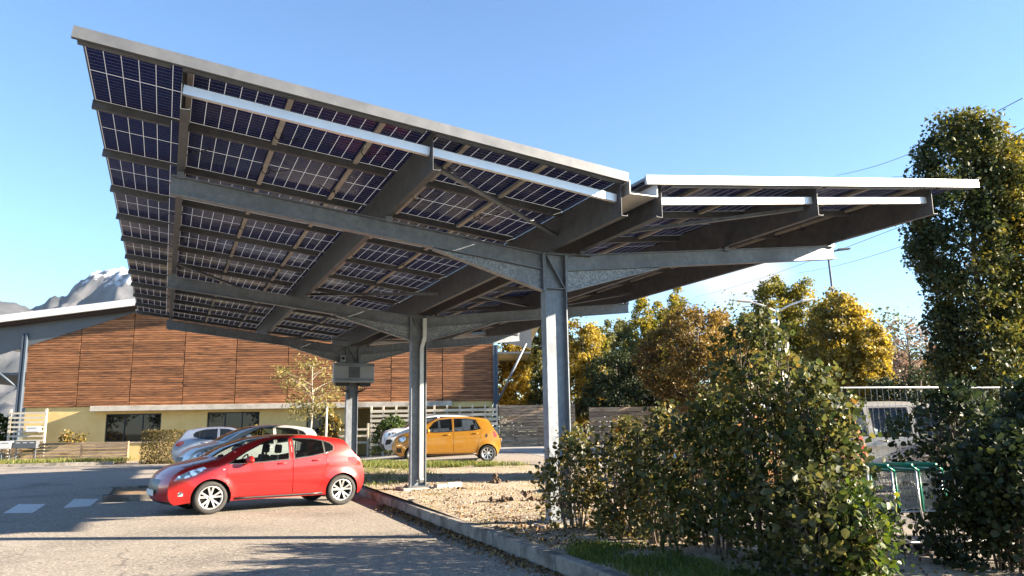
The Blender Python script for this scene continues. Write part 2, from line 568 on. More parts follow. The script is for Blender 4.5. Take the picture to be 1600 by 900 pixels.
COLD, COLF = .36, .17
MT_FOOT = mat('footing_concrete', (.30, .28, .25), .9, c2=(.40, .37, .33), scale=12, bump=.006)
ZT = 4.12
for i in range(3):
    y = i * SP
    zg = (.21, .28, .32)[i]
    col = empty('column', (0, y, zg), parent=canopy)
    b = MB()
    H = ZT - zg
    b.box(-COLD / 2, -COLD / 2 + .016, -COLF / 2, COLF / 2, 0.02, H)
    b.box(COLD / 2 - .016, COLD / 2, -COLF / 2, COLF / 2, 0.02, H)
    b.box(-COLD / 2 + .016, COLD / 2 - .016, -.005, .005, 0.02, H - .012)
    for zz in (3.58 - zg, H - .012):       # stiffener plates
        for sy in (-1, 1):
            y0, y1 = sorted((sy * .006, sy * (COLF / 2 - .006)))
            b.box(-COLD / 2 + .016, COLD / 2 - .016, y0, y1, zz, zz + .012)
    for sy in (-1, 1):                     # diagonal stiffener of the knee
        b.bar((-COLD / 2 + .03, sy * .045, H - .02), (COLD / 2 - .03, sy * .045, 3.60 - zg), .075, .012, upv=(1, 0, .3))
    b.build('shaft', MT['galv'], col)
    p = MB().box(-.26, .26, -.19, .19, -.01, .02)
    for sx in (-1, 1):
        for sy in (-1, 1):
            p.lathe([(0, .055), (.016, .055), (.016, .02)], 8, c=(sx * .215, sy * .145, 0))
    p.build('base_plate', MT['galv_dark'], col)
    bevel(MB().box(-.42, .42, -.34, .34, -.30, -.012).build('footing', MT_FOOT, col), .02)
    bo = MB()
    for sx in (-1, 1):
        for k in range(8):
            zz = 3.62 - zg + k * .058
            for sy in (-1, 1):
                bo.lathe([(0, .014), (.013, .014), (.013, 0)], 6, axis='x', c=(sx * (COLD / 2 - .016) - (.014 if sx > 0 else 0), sy * .07, zz))
    bo.build('bolt', MT['galv_dark'], col)['kind'] = 'stuff'
    for side, xe, ze in ((-1, 5.37, 4.745), (1, 5.72, 4.71)):
        arm = MB()
        ibeam(arm, (side * (COLD / 2 + .03), y, ZT), (side * xe, y, ze), .25, .13)
        arm.box(*sorted((side * (COLD / 2 + .002), side * (COLD / 2 + .028))), y - COLF / 2 + .004, y + COLF / 2 - .004, 3.55, ZT)
        # packer plates under each purlin
        for (X, fl) in PURL['L' if side < 0 else 'R']:
            if abs(X) < .6: continue
            zt = ZT + (ze - ZT) * (abs(X) - .2) / (xe - .2)
            zb = zpan(X) - .012 - .47
            x0, x1 = sorted((X, X + fl))
            if zb - zt > .01: arm.box(x0 + .004, x1 - .004, y - .055, y + .055, zt - .03, zb)
        ao = arm.build('arm', MT['galv'], canopy)
        hb = MB()
        ln = 1.9
        sl_ = (ze - ZT) / (xe - .2)
        zb0 = ZT - .25
        zb1 = zb0 + sl_ * (ln - .2)
        x0, x1 = side * (COLD / 2 + .03), side * ln
        hb.prism([(x0, zb0 - .002), (x1, zb1 - .002), (x1, zb1 - .012), (x0, 3.565)], y - .005, y + .005, 'y')
        hb.prism([(x0, 3.565), (x1, zb1 - .012), (x1, zb1 - .026), (x0, 3.549)], y - .065, y + .065, 'y')
        hb.build('haunch', MT['galv_mottled'], ao)
    # inner purlins rest on a cap plate above the column
    cap = MB()
    cap.box(-.2, .62, y - .09, y + .09, ZT + .002, ZT + .016)
    for (X, fl) in (PURL['L'][2], PURL['R'][0]):
        zb = zpan(X if X < 0 else X) - .012 - .47
        x0, x1 = sorted((X, X + fl))
        cap.box(x0 + .004, x1 - .004, y - .08, y + .08, ZT + .016, zb + (.0))
    cap.build('cap_plate', MT['galv_dark'], col).matrix_parent_inverse = Matrix.Translation((0, -y, -zg))

# square downpipe standing in the web of the middle column
b = MB()
y = SP
path = [(.12, y - .10, ZT - .05), (.12, y - .10, 3.62), (.06, y - .075, 3.38), (.06, y - .075, .46), (.06, y - .14, .40)]
for p, q_ in zip(path[:-1], path[1:]):
    b.bar(p, q_, .085, .085, upv=(1, .001, 0))
b.build('downpipe', mat('zinc_pipe', (.55, .55, .54), .4, .4, c2=(.62, .62, .6), scale=6), canopy)

# inverter cabinet on the far column
inv = empty('inverter_cabinet', (-.02, 2 * SP - .30, 2.98), label='grey inverter cabinet strapped high on the far carport column', cat='cabinet')
MT['cabinet'] = mat('cabinet_grey', (.30, .32, .33), .45, .1, c2=(.36, .38, .39), scale=3)
bevel(MB().box(-.62, .62, -.10, .14, 0, .60).build('housing', MT['cabinet'], inv), .015)
MB().box(-.60, .60, -.125, -.101, .50, .58).box(-.60, .60, -.125, -.101, .05, .13).build('bracket', MT['galv'], inv)
MB().box(-.17, .17, -.115, -.102, .15, .48).build('door_panel', MT['galv_dark'], inv)
MB().box(-.55, -.12, -.06, .12, -.10, -.002).box(.16, .52, -.06, .12, -.10, -.002).build('connector_row', MT['black_plastic'], inv)
b = MB()
for sx in (-1, 1):
    for k in range(4):
        x = sx * (.24 + k * .06)
        b.tube([(x, 0, -.09), (x * .95, -.02, -.18), (x * .6, .05, -.27), (sx * .10, .12, -.30), (sx * .1, .14, -.5)], .012, 6)
b.build('cable', MT['black_plastic'], inv)
inb = empty('isolator_box', (-.32, 2 * SP - .12, 3.62), label='small grey isolator box under the far arm of the carport', cat='switch box')
bevel(MB().box(-.08, .08, -.06, .06, 0, .22).build('housing', MT['cabinet'], inb), .01)
MB().lathe([(0, .03), (.03, .03), (.04, 0)], 12, axis='y', c=(0, -.09, .11)).build('dial', MT['black_plastic'], inb)
# ------------------------------------------------------------------ ground
def sheet(name, poly, mats, dz, step=.5, kind='structure', noise=0.0, skirt=0.0, nscale=1.0, parent=None):
    """a ground sheet cut to a polygon, following the terrain"""
    xs = [p[0] for p in poly]; ys = [p[1] for p in poly]
    pts, edges = [], []
    n = len(poly)
    for i in range(n):
        a, c = Vector(poly[i]), Vector(poly[(i + 1) % n])
        m = max(1, int((c - a).length / step))
        for k in range(m):
            pts.append(a.lerp(c, k / m))
    nb = len(pts)
    edges = [(i, (i + 1) % nb) for i in range(nb)]
    px = np.array([p[0] for p in poly]); py = np.array([p[1] for p in poly])
    for x in np.arange(min(xs) + step / 2, max(xs), step):
        for y in np.arange(min(ys) + step / 2, max(ys), step):
            if inpoly(x, y, poly): pts.append(Vector((x + random.uniform(-.1, .1) * step, y + random.uniform(-.1, .1) * step)))
    v, e, f, *_ = delaunay_2d_cdt(pts, edges, [list(range(nb))], 1, 1e-5)
    from mathutils import noise as nz
    vs = []
    for i, p in enumerate(v):
        z = ground_z(p.x, p.y) + (dz(p.x, p.y) if callable(dz) else dz)
        if noise and i >= nb:
            z += noise * (nz.fractal(Vector((p.x * nscale, p.y * nscale, 0)), 1.0, 2.0, 4) )
        vs.append((p.x, p.y, z))
    me = bpy.data.meshes.new(name)
    me.from_pydata(vs, [], [tuple(q) for q in f])
    for m in (mats if isinstance(mats, (list, tuple)) else [mats]): me.materials.append(m)
    smooth(me)
    bm = bmesh.new(); bm.from_mesh(me)
    bmesh.ops.recalc_face_normals(bm, faces=bm.faces)
    if sum(fc.normal.z for fc in bm.faces) < 0: bmesh.ops.reverse_faces(bm, faces=bm.faces)
    bm.to_mesh(me); bm.free()
    o = bpy.data.objects.new(name, me)
    link(o, parent)
    return tag(o, kind=kind)

def inpoly(x, y, poly):
    c = False
    n = len(poly)
    j = n - 1
    for i in range(n):
        xi, yi = poly[i]; xj, yj = poly[j]
        if (yi > y) != (yj > y) and x < (xj - xi) * (y - yi) / (yj - yi) + xi: c = not c
        j = i
    return c

def asphalt_mat():
    m = mat('old_asphalt', (.21, .18, .145), .88, c2=(.34, .30, .25), scale=48, detail=8, bump=.005, bscale=110, c3=(.135, .12, .10), s3=.5, r3=(.5, .75), ramp=(.35, .7))
    nt = m.node_tree
    N, Lk = nt.nodes, nt.links.new
    b = N['Principled BSDF']
    src = b.inputs['Base Color'].links[0].from_socket
    g = N.new('ShaderNodeNewGeometry')
    def mixin(src, fac, col):
        x = N.new('ShaderNodeMix'); x.data_type = 'RGBA'
        x.inputs['B'].default_value = (*col, 1)
        Lk(fac, x.inputs['Factor']); Lk(src, x.inputs['A'])
        return x.outputs['Result']
    def rng(sock, a, c, lo=0.0, hi=1.0):
        r = N.new('ShaderNodeMapRange')
        r.inputs['From Min'].default_value, r.inputs['From Max'].default_value = a, c
        r.inputs['To Min'].default_value, r.inputs['To Max'].default_value = lo, hi
        Lk(sock, r.inputs['Value'])
        return r.outputs['Result']
    # pale and dark chippings
    v = N.new('ShaderNodeTexVoronoi'); v.inputs['Scale'].default_value = 42
    Lk(g.outputs['Position'], v.inputs['Vector'])
    sx = N.new('ShaderNodeSeparateXYZ'); Lk(v.outputs['Color'], sx.inputs[0])
    src = mixin(src, rng(sx.outputs['X'], .80, .95, 0, .8), (.46, .42, .36))
    src = mixin(src, rng(sx.outputs['Y'], .84, .96, 0, .75), (.06, .052, .045))
    # cracks
    nzz = N.new('ShaderNodeTexNoise'); nzz.inputs['Scale'].default_value = 1.6; nzz.inputs['Detail'].default_value = 4
    Lk(g.outputs['Position'], nzz.inputs['Vector'])
    vm = N.new('ShaderNodeMix'); vm.data_type = 'VECTOR'; vm.inputs['Factor'].default_value = .35
    Lk(g.outputs['Position'], vm.inputs['A']); Lk(nzz.outputs['Color'], vm.inputs['B'])
    cv = N.new('ShaderNodeTexVoronoi'); cv.feature = 'DISTANCE_TO_EDGE'; cv.inputs['Scale'].default_value = .42
    Lk(vm.outputs['Result'], cv.inputs['Vector'])
    src = mixin(src, rng(cv.outputs['Distance'], .004, .0015, 0, .55), (.05, .045, .04))
    # oil stains and tyre-polished lanes
    st = N.new('ShaderNodeTexNoise'); st.inputs['Scale'].default_value = .33; st.inputs['Detail'].default_value = 7; st.inputs['Roughness'].default_value = .7
    Lk(g.outputs['Position'], st.inputs['Vector'])
    src = mixin(src, rng(st.outputs['Fac'], .58, .72, 0, .45), (.10, .09, .08))
    src = mixin(src, rng(st.outputs['Fac'], .44, .30, 0, .5), (.36, .315, .255))
    Lk(src, b.inputs['Base Color'])
    return m
MT['asphalt'] = asphalt_mat()
MT['dirt'] = mat('dry_dirt', (.30, .235, .165), .95, c2=(.42, .355, .27), scale=14, detail=9, bump=.03, bscale=22, c3=(.24, .20, .10), s3=.9, r3=(.52, .66))
MT['field'] = mat('far_ground', (.10, .12, .045), .95, c2=(.17, .15, .07), scale=.6, bump=.05, bscale=2)
MT['concrete'] = mat('kerb_concrete', (.22, .20, .175), .9, c2=(.33, .305, .265), scale=16, bump=.004, bscale=60, c3=(.12, .11, .095), s3=2.6, r3=(.48, .62), rnd=.14)
MT['pale_road'] = mat('pale_road', (.26, .25, .23), .85, c2=(.33, .31, .285), scale=30, bump=.004)

# one sheet to the horizon
me = bpy.data.meshes.new('ground')
S = 9000
gx = [-S, -3000, -800, -250, -120, 130, 250, 800, 3000, S]
vs = [(x, y, -.06) for y in gx for x in gx]
n = len(gx)
me.from_pydata(vs, [], [(j * n + i, j * n + i + 1, (j + 1) * n + i + 1, (j + 1) * n + i) for j in range(n - 1) for i in range(n - 1)])
me.materials.append(MT['field'])
tag(link(bpy.data.objects.new('ground', me)), kind='structure')

sheet('parking_lot', [(-60, -30), (60, -30), (75, 40), (75, 70), (-60, 70)], MT['asphalt'], 0.0, step=1.6)

def kerb_x(y): return -1.235 + .042 * y
IY0, IY1 = -9.5, 14.2
island_poly = [(kerb_x(IY0) + .155, IY0), (1.75, IY0), (1.75, -.9), (3.2, 1.0), (5.4, 12.25), (3.9, IY1), (1.2, 17.4), (kerb_x(17.4) + .5, 17.6), (kerb_x(9) + .155, 10.5)]
def isl_z(x, y): return .165 + .05 * sm((y + 2) / 9) + .03 * sm((x - kerb_x(y) - .15) / 1.5)
sheet('island', island_poly, MT['dirt'], isl_z, step=.22, noise=.035, nscale=1.4)

def kerb_run(a, c, h, w, name='kerb', stone=1.0, z0=0.0, sink=.06):
    a, c = Vector(a), Vector(c)
    d = (c - a)
    L = d.length
    d.normalize()
    n = max(1, round(L / stone))
    k = empty(name, (0, 0, 0), kind='structure')
    me = MB().box(-w / 2, w / 2, .004, L / n - .004, -sink, h).mesh('kerb_stone', MT['concrete'])
    for i in range(n):
        p = a + d * (L * i / n)
        z = ground_z(p.x, p.y) + z0
        o = inst('kerb_stone', me, k, Matrix.Translation((p.x, p.y, z)) @ Matrix.Rotation(math.atan2(-d.x, d.y), 4, 'Z') @ Matrix.Rotation(random.uniform(-.02, .02), 4, 'Y') @ Matrix.Rotation(random.uniform(-.006, .006), 4, 'Z') @ Matrix.Translation((random.uniform(-.008, .008), 0, random.uniform(-.008, .008))))
        bevel(o, .018, 2)
    return k
kerb_run((kerb_x(IY0) + .075, IY0), (kerb_x(10.5) + .075, 10.5), .17, .15)
kerb_run((5.55, 12.35), (4.05, IY1 + .05), .26, .16)
kerb_run((4.0, IY1 + .15), (1.3, 17.5), .22, .15)

# small planting strip beside the red car
pl = [(-6.35, 10.55), (-1.4, 9.6), (-1.4, 12.2), (-6.35, 12.9)]
MT['mulch'] = mat('planter_mulch', (.17, .10, .055), .95, c2=(.30, .20, .11), scale=20, bump=.03)
sheet('planting_strip', pl, MT['mulch'], .10, step=.25, noise=.02, nscale=3)
kerb_run((-6.45, 10.45), (-1.25, 9.45), .14, .14)
kerb_run((-6.45, 13.0), (-1.25, 12.3), .15, .14)
kerb_run((-6.43, 10.6), (-6.43, 12.9), .14, .13)

# painted zebra bars
for k, q_ in enumerate([[(-8.15, 8.7), (-7.6, 8.4), (-7.62, 10.6), (-8.2, 10.95)], [(-7.15, 9.3), (-6.65, 9.4), (-6.6, 11.3), (-7.15, 11.6)], [(-9.25, 8.1), (-8.7, 7.85), (-8.72, 10.2), (-9.3, 10.4)]]):
    sheet('road_marking', q_, MT['white_paint'], .005, step=.4)

# road and verge behind the carport
sheet('road', [(8.0, 10.5), (13.5, 10.5), (13.5, 21.5), (2.5, 29.5), (-2, 29.5), (1.2, 22.5), (8.3, 19.6)], MT['pale_road'], .006, step=.8)
MT['verge'] = mat('dry_verge', (.14, .16, .06), .95, c2=(.27, .23, .12), scale=6, bump=.03, bscale=20)

# ------------------------------------------------------------------ timber building
FA = Vector((-8.51, 35.34, 0)); FD = Vector((.928, -.372, 0)).normalized(); FN = Vector((FD.y, -FD.x, 0))
FM = Matrix(((FD.x, -FN.x, 0, FA.x), (FD.y, -FN.y, 0, FA.y), (0, 0, 1, 0), (0, 0, 0, 1)))      # local x along the facade, local y into the building, z up
GZ = .15
def FP(s, off, z): return FA + FD * s + FN * off + Vector((0, 0, z))

MT['wood'] = mat('larch_board', (.165, .058, .022), .75, c2=(.46, .205, .085), scale=1.6, detail=9, stretch=(1.2, 1.2, 16), bump=.008, bscale=6, rnd=.30, c3=(.075, .035, .018), s3=.9, r3=(.52, .70), ramp=(.3, .7))
MT['wood_back'] = mat('batten_backing', (.035, .02, .012), .9)
MT['wood_grey'] = mat('grey_board', (.25, .16, .095), .8, c2=(.46, .35, .24), scale=2, detail=8, stretch=(1.2, 1.2, 14), bump=.006, rnd=.3, c3=(.12, .07, .04), s3=1.4, r3=(.52, .7))
MT['wood_pale'] = mat('pale_slat', (.52, .45, .34), .75, c2=(.66, .60, .48), scale=3, stretch=(1.2, 1.2, 10), bump=.003, rnd=.12)
MT['render'] = mat('cream_render', (.72, .52, .20), .9, c2=(.78, .58, .25), scale=2, bump=.003, bscale=50)
MT['fascia'] = mat('grey_fascia', (.105, .115, .125), .6, c2=(.125, .135, .145), scale=.8)
MT['roof_white'] = mat('white_roof_edge', (.84, .84, .83), .5)
MT['post_blue'] = mat('blue_grey_steel', (.075, .10, .135), .5, .2)
MT['concrete_pale'] = mat('pale_ledge', (.50, .45, .37), .85, c2=(.60, .55, .46), scale=4, bump=.003, c3=(.33, .28, .22), s3=1.6)
MT['win_glass'] = glass_mat('window_glass', (.4, .44, .48), .18, .02)
MT['win_frame'] = mat('dark_frame', (.012, .014, .018), .45)
MT['curtain'] = mat('curtain', (.3, .3, .3), .9)

bld = empty('timber_building', (0, 0, 0), label='long workshop building clad in red-brown boards above a cream ground floor', cat='building')
bld.matrix_world = FM
S0, S1 = -3.69, 20.38
def cladtop(s):
    if s < 2.0: return 6.13 + .315 * (s - S0)
    if s > 14.7: return 6.13 + .315 * (S1 - s)
    return min(7.92 + .14 * (s - 2.0), 7.92 + .14 * (14.7 - s))
# ground floor wall with real openings
OPN = [(.50, 3.30, 1.15, 2.57), (5.63, 8.29, 1.15, 2.58), (10.70, 12.05, GZ - .1, 2.63)]
RECESS = (13.1, 20.1, GZ - .4, 2.66)
def wall_with_openings(b, s0, s1, z0, z1, ops, y0, y1):
    xs = [s0] + [q for o in sorted(ops) for q in (o[0], o[1])] + [s1]
    for i in range(len(xs) - 1):
        if i % 2 == 0: b.box(xs[i], xs[i + 1], y0, y1, z0, z1)
        else:
            o = sorted(ops)[i // 2]
            if o[2] > z0 + .01: b.box(xs[i], xs[i + 1], y0, y1, z0, o[2])
            b.box(xs[i], xs[i + 1], y0, y1, o[3], z1)
b = MB()
wall_with_openings(b, S0 + .1, S1 - .1, GZ - .4, 2.95, OPN + [RECESS], .10, .35)
b.build('ground_floor_wall', MT['render'], bld)
b = MB().box(S0 + .1, S1 - .1, 9.9, 10.1, 0, 6).box(S0 + .1, S0 + .3, .36, 9.9, 0, 6.1).box(S1 - .3, S1 - .1, .36, 9.9, 0, 6.1).box(S0 + .3, S1 - .3, 3.2, 3.3, 0, 2.9)
b.build('shell_wall', MT['render'], bld)
for (a, c, z0, z1) in OPN:
    w_ = MB()
    m = 3 if c - a > 2 else 2
    f = .06
    w_.box(a, c, .16, .22, z0, z0 + f).box(a, c, .16, .22, z1 - f, z1)
    for k in range(m + 1):
        x = a + (c - a - f) * k / m
        w_.box(x, x + f, .161, .219, z0 + f, z1 - f)
    wo_ = w_.build('window' if c - a > 2 else 'door', MT['win_frame'], bld)
    for k in range(m):
        x = a + (c - a - f) * k / m
        MB().box(x + f, x + (c - a - f) / m, .185, .195, z0 + f, z1 - f).build('pane', MT['win_glass'], wo_)
    if c - a > 2:
        bb = MB().box(a + (c - a) * .70, a + (c - a) * .86, .45, .50, z0, z0 + .95)
        bb.build('curtain', MT['curtain'], wo_)
        MB().box(a - .03, c + .03, .05, .16, z0 - .05, z0 - .004).build('sill', MT['concrete_pale'], wo_)
# cladding panels with single boards
PW = (S1 - S0) / 9
BH = .118
board_cache = {}
for k in range(9):
    a, c = S0 + PW * k, S0 + PW * (k + 1)
    za = max(cladtop(a), cladtop(c))
    bk = MB()
    bk.prism([(a + .012, 2.97), (c - .012, 2.97), (c - .012, cladtop(c)), (a + .012, cladtop(a))], .06, .095, 'y')
    pan = bk.build('cladding_panel', MT['wood_back'], bld)
    nb = int((za - 2.97) / BH) + 1
    for r in range(nb):
        z0 = 2.97 + r * BH
        z1 = z0 + BH - .02
        # the sloping verge trims the boards
        x0, x1 = a + .02, c - .02
        la, lc = cladtop(a) - .005, cladtop(c) - .005
        b = MB()
        d = random.uniform(0, .012)
        if z1 <= min(la, lc):
            b.box(x0, x1, .012 + d, .058, z0, z1)
        else:
            if z0 > max(la, lc) - .02: continue
            zz = min(z1, max(la, lc) - .004)
            xa, xb = a + (c - a) * (z0 - la) / (lc - la), a + (c - a) * (zz - la) / (lc - la)
            if lc > la: pts_ = [(max(x0, xa), z0), (x1, z0), (x1, zz), (min(max(x0, xb), x1 - .01), zz)]
            else: pts_ = [(x0, z0), (min(x1, xa), z0), (max(min(x1, xb), x0 + .01), zz), (x0, zz)]
            b.prism(pts_, .012 + d, .058, 'y')
        b.build('board', MT['wood'], pan)
# inner gable wall behind the cladding
b = MB()
for a, c in ((S0 + .1, 2.0), (2.0, 8.35), (8.35, 14.7), (14.7, S1 - .1)):
    b.prism([(a, 2.96), (c, 2.96), (c, cladtop(c) - .03), (a, cladtop(a) - .03)], .10, .30, 'y')
b.build('gable_wall', MT['wood_back'], bld)
# ledge
b = MB().box(-.10, 18.2, -.42, .09, 2.70, 2.965)
bevel(b.build('ledge', MT['concrete_pale'], bld), .015)
# roof: two slopes, white verge, painted shadow gap and grey tapered fascia under it
def rooft(s): return 7.62 + .118 * (s + 5.26) if s < 8.35 else 7.62 + .118 * (21.96 - s)
roof = MB()
for a, c in ((-9.5, 8.35), (8.35, 22.8)):
    roof.prism([(a, rooft(a) - .36), (c, rooft(c) - .36), (c, rooft(c)), (a, rooft(a))], -.55, 11.0, 'y')
ro = roof.build('roof', MT['roof_white'], bld)
for a, c in ((-9.5, 8.35), (8.35, 22.4)):
    MB().prism([(a, rooft(a) - .56), (c, rooft(c) - .56), (c, rooft(c) - .363), (a, rooft(a) - .363)], -.40, -.10, 'y').build('verge_shade_strip', MT['wood_back'], ro)  # dark strip stands in for the shadow under the roof edge
g = MB()
for s in np.arange(-8.5, 22, 1.9):
    z = rooft(s) - .36
    g.box(s, s + .10, -.30, 10, z - .14, z - .003)
g.build('rafter', MT['wood_back'], ro)['kind'] = 'stuff'
fs = MB()
for pts in ([(-9.5, rooft(-9.5) - .52), (2.0, rooft(2.0) - .50), (2.0, cladtop(2.0) - .02), (S0, cladtop(S0) - .02), (-9.5, cladtop(S0) - 1.85)],
            [(14.7, cladtop(14.7) - .02), (14.7, rooft(14.7) - .5), (22.4, rooft(22.4) - .52), (22.4, cladtop(S1) - .5), (S1, cladtop(S1) - .02)],
            [(2.0, cladtop(2.0) - .02), (2.0, rooft(2.0) - .50), (8.35, rooft(8.35) - .5), (14.7, rooft(14.7) - .5), (14.7, cladtop(14.7) - .02), (8.35, cladtop(8.35) - .02)]):
    fs.prism(pts, -.02, .058 - .05, 'y')
fs.build('fascia', MT['fascia'], bld)
MB().box(-9.4, S0 - .02, .03, 9.8, 4.62, 4.75).build('soffit', MT['fascia'], bld)
MB().box(S1 + .02, 22.35, .03, 9.8, 5.4, 5.5).build('soffit', MT['fascia'], bld)
gu = MB().box(22.42, 22.95, -.5, 10.9, rooft(22.8) - .50, rooft(22.8) - .31)
gu.build('eaves_gutter', MT['roof_white'], bld)
# steel posts and diagonal struts at both ends
for s, nm in ((S0 - .14, 1), (S1 + .10, 1)):
    p = MB()
    z1 = 6.75 if s < 0 else 5.85
    p.box(s - .13, s - .05, -.16, .0, GZ - .2, z1).box(s + .05, s + .13, -.16, .0, GZ - .2, z1).box(s - .05, s + .05, -.09, -.07, GZ - .2, z1)
    p.build('post', MT['post_blue'], bld)
MB().tube([(S0 - .2, -.1, 3.9), (S0 - 2.4, -.1, 5.6)], .06, 8).build('strut', MT['post_blue'], bld)
MB().tube([(S1 + .2, -.12, 2.9), (22.1, -.3, 5.9)], .065, 8).build('strut', MT['galv'], bld)

# ------------------------------------------------------------------ fences, screens, mailboxes along the building
def slat_fence(name, label, s0, s1, off, z0, z1, bh, gap, m, post=2.0, cat='fence', th=.03, postm=None, depth_var=.0, poff=None, z0b=None):
    f = empty(name, label=label, cat=cat)
    f.matrix_world = FM
    n = max(1, round((s1 - s0) / post))
    for i in range(n + 1):
        s = s0 + (s1 - s0) * i / n
        x0, x1 = (s, s + .09) if i == 0 else (s - .09, s) if i == n else (s - .045, s + .045)
        MB().box(x0, x1, -off + .002, -off + .09, (z0 if z0b is None else z0b) - .35, z1 - .01).build('post', postm or m, f)
    z = z0
    while z + bh < z1 + .02:
        for i in range(n):
            a, c = s0 + (s1 - s0) * i / n, s0 + (s1 - s0) * (i + 1) / n
            d = random.uniform(0, depth_var)
            MB().box(a + .006, c - .006, -off - th - d, -off, z, z + bh).build('slat', m, f)
        z += bh + gap
    return f
slat_fence('board_fence', 'low weathered board fence under the cream wall beside the mailboxes', S0 - .25, 2.75, 2.2, GZ - .02, 1.22, .135, .018, MT['wood_grey'], 2.3, depth_var=.012)
slat_fence('slat_screen', 'pale open slat screen at the corner of the timber building', S0 - .1, -1.95, .9, 1.25, 2.86, .095, .13, MT['wood_pale'], 1.75, cat='screen', z0b=GZ)
slat_fence('pallet_fence', 'long pale fence of open horizontal slats beside the cream entrance', 14.25, 20.55, 1.8, .78, 2.72, .13, .10, MT['wood_pale'], .62, z0b=.6)
slat_fence('board_fence', 'brown close-boarded fence standing at the end of the pale open slats', 20.62, 24.4, 1.8, .64, 2.70, .125, .02, MT['wood_grey'], 1.9, depth_var=.012)
slat_fence('board_fence', 'grey board fence behind the far end of the leafy hedge', 25.2, 33.5, 1.0, .6, 2.55, .22, .02, MT['wood_grey'], 2.0, depth_var=.01)
slat_fence('stair_railing', 'short timber railing by the building entrance', 12.4, 14.1, 1.2, .9, 1.9, .10, .22, MT['wood_pale'], 1.7, cat='railing', z0b=.4)

mb = empty('mailbox', (0, 0, 0), label='white mailbox on two thin legs at the low board fence', cat='mailbox')
mb.matrix_world = FM @ Matrix.Translation((-3.05, -2.75, 0))
MT['mail_white'] = mat('mailbox_white', (.72, .72, .70), .5)
MT['mail_grey'] = mat('mailbox_grey', (.10, .11, .125), .5)
bevel(MB().box(0, .55, 0, .3, .95, 1.3).build('box', MT['mail_white'], mb), .01)
for x in (.08, .44): MB().box(x, x + .03, .12, .15, .1, .949).build('leg', MT['galv'], mb)
MB().box(.1, .45, -.004, -.001, 1.2, 1.22).build('slot', MT['black_plastic'], mb)
mb = empty('mailbox', (0, 0, 0), label='dark grey mailbox row next to the white mailbox', cat='mailbox')
mb.matrix_world = FM @ Matrix.Translation((-2.38, -2.72, 0))
bevel(MB().box(0, 1.05, 0, .3, .95, 1.3).build('box', MT['mail_grey'], mb), .01)
for x in (.05, .95): MB().box(x, x + .04, .12, .15, .1, .949).build('leg', MT['galv'], mb)
for k in range(3): MB().box(.1 + .32 * k, .3 + .32 * k, -.004, -.001, 1.2, 1.23).build('name_plate', MT['mail_white'], mb)
mb = empty('mailbox', (0, 0, 0), label='small white mailbox hung on the pale slat screen', cat='mailbox')
mb.matrix_world = FM @ Matrix.Translation((-2.75, -1.06, 0))
bevel(MB().box(0, .62, -.12, .12, 1.72, 1.98).build('box', MT['mail_white'], mb), .01)
MB().box(.1, .5, -.125, -.121, 1.9, 1.92).build('slot', MT['black_plastic'], mb)
# kerb and verge in front of the low fence
q0, q1 = FP(-5.2, 6.0, 0), FP(3.2, 4.6, 0)
kerb_run((q0.x, q0.y), (q1.x, q1.y), .13, .2, stone=1.4)
vp = [FP(-5.2, 5.9, 0), FP(3.2, 4.5, 0), FP(3.2, 2.3, 0), FP(-5.2, 2.3, 0)]
sheet('verge', [(p.x, p.y) for p in vp], MT['verge'], .09, step=.5, noise=.02)
# ------------------------------------------------------------------ cars
def catmull(pts, per=5):
    P = [np.array(p, float) for p in pts]
    out = []
    n = len(P)
    for i in range(n - 1):
        p0 = P[max(i - 1, 0)]; p1 = P[i]; p2 = P[i + 1]; p3 = P[min(i + 2, n - 1)]
        for k in range(per):
            t = k / per
            out.append(.5 * ((2 * p1) + (-p0 + p2) * t + (2 * p0 - 5 * p1 + 4 * p2 - p3) * t * t + (-p0 + 3 * p1 - 3 * p2 + p3) * t ** 3))
    out.append(P[-1])
    return out

def dens(poly, step=.05, closed=True):
    out = []
    n = len(poly)
    for i in range(n if closed else n - 1):
        a, c = np.array(poly[i], float), np.array(poly[(i + 1) % n], float)
        m = max(1, int(np.linalg.norm(c - a) / step))
        for k in range(m): out.append(a + (c - a) * k / m)
    if not closed: out.append(np.array(poly[-1], float))
    return out

def shrink(poly, d):
    """move a polygon's outline inwards by d"""
    P = [np.array(p, float) for p in poly]
    n = len(P)
    A = sum(P[i][0] * P[(i + 1) % n][1] - P[(i + 1) % n][0] * P[i][1] for i in range(n))
    s = 1 if A > 0 else -1
    out = []
    for i in range(n):
        a, b_, c = P[i - 1], P[i], P[(i + 1) % n]
        e1 = (b_ - a) / (np.linalg.norm(b_ - a) + 1e-9); e2 = (c - b_) / (np.linalg.norm(c - b_) + 1e-9)
        n1 = np.array((-e1[1], e1[0])) * s; n2 = np.array((-e2[1], e2[0])) * s
        nn = n1 + n2
        nn = nn / max(.35, np.dot(nn, nn) ** .5) 
        out.append(b_ + nn * d / max(.5, np.dot(nn, n1)))
    return out

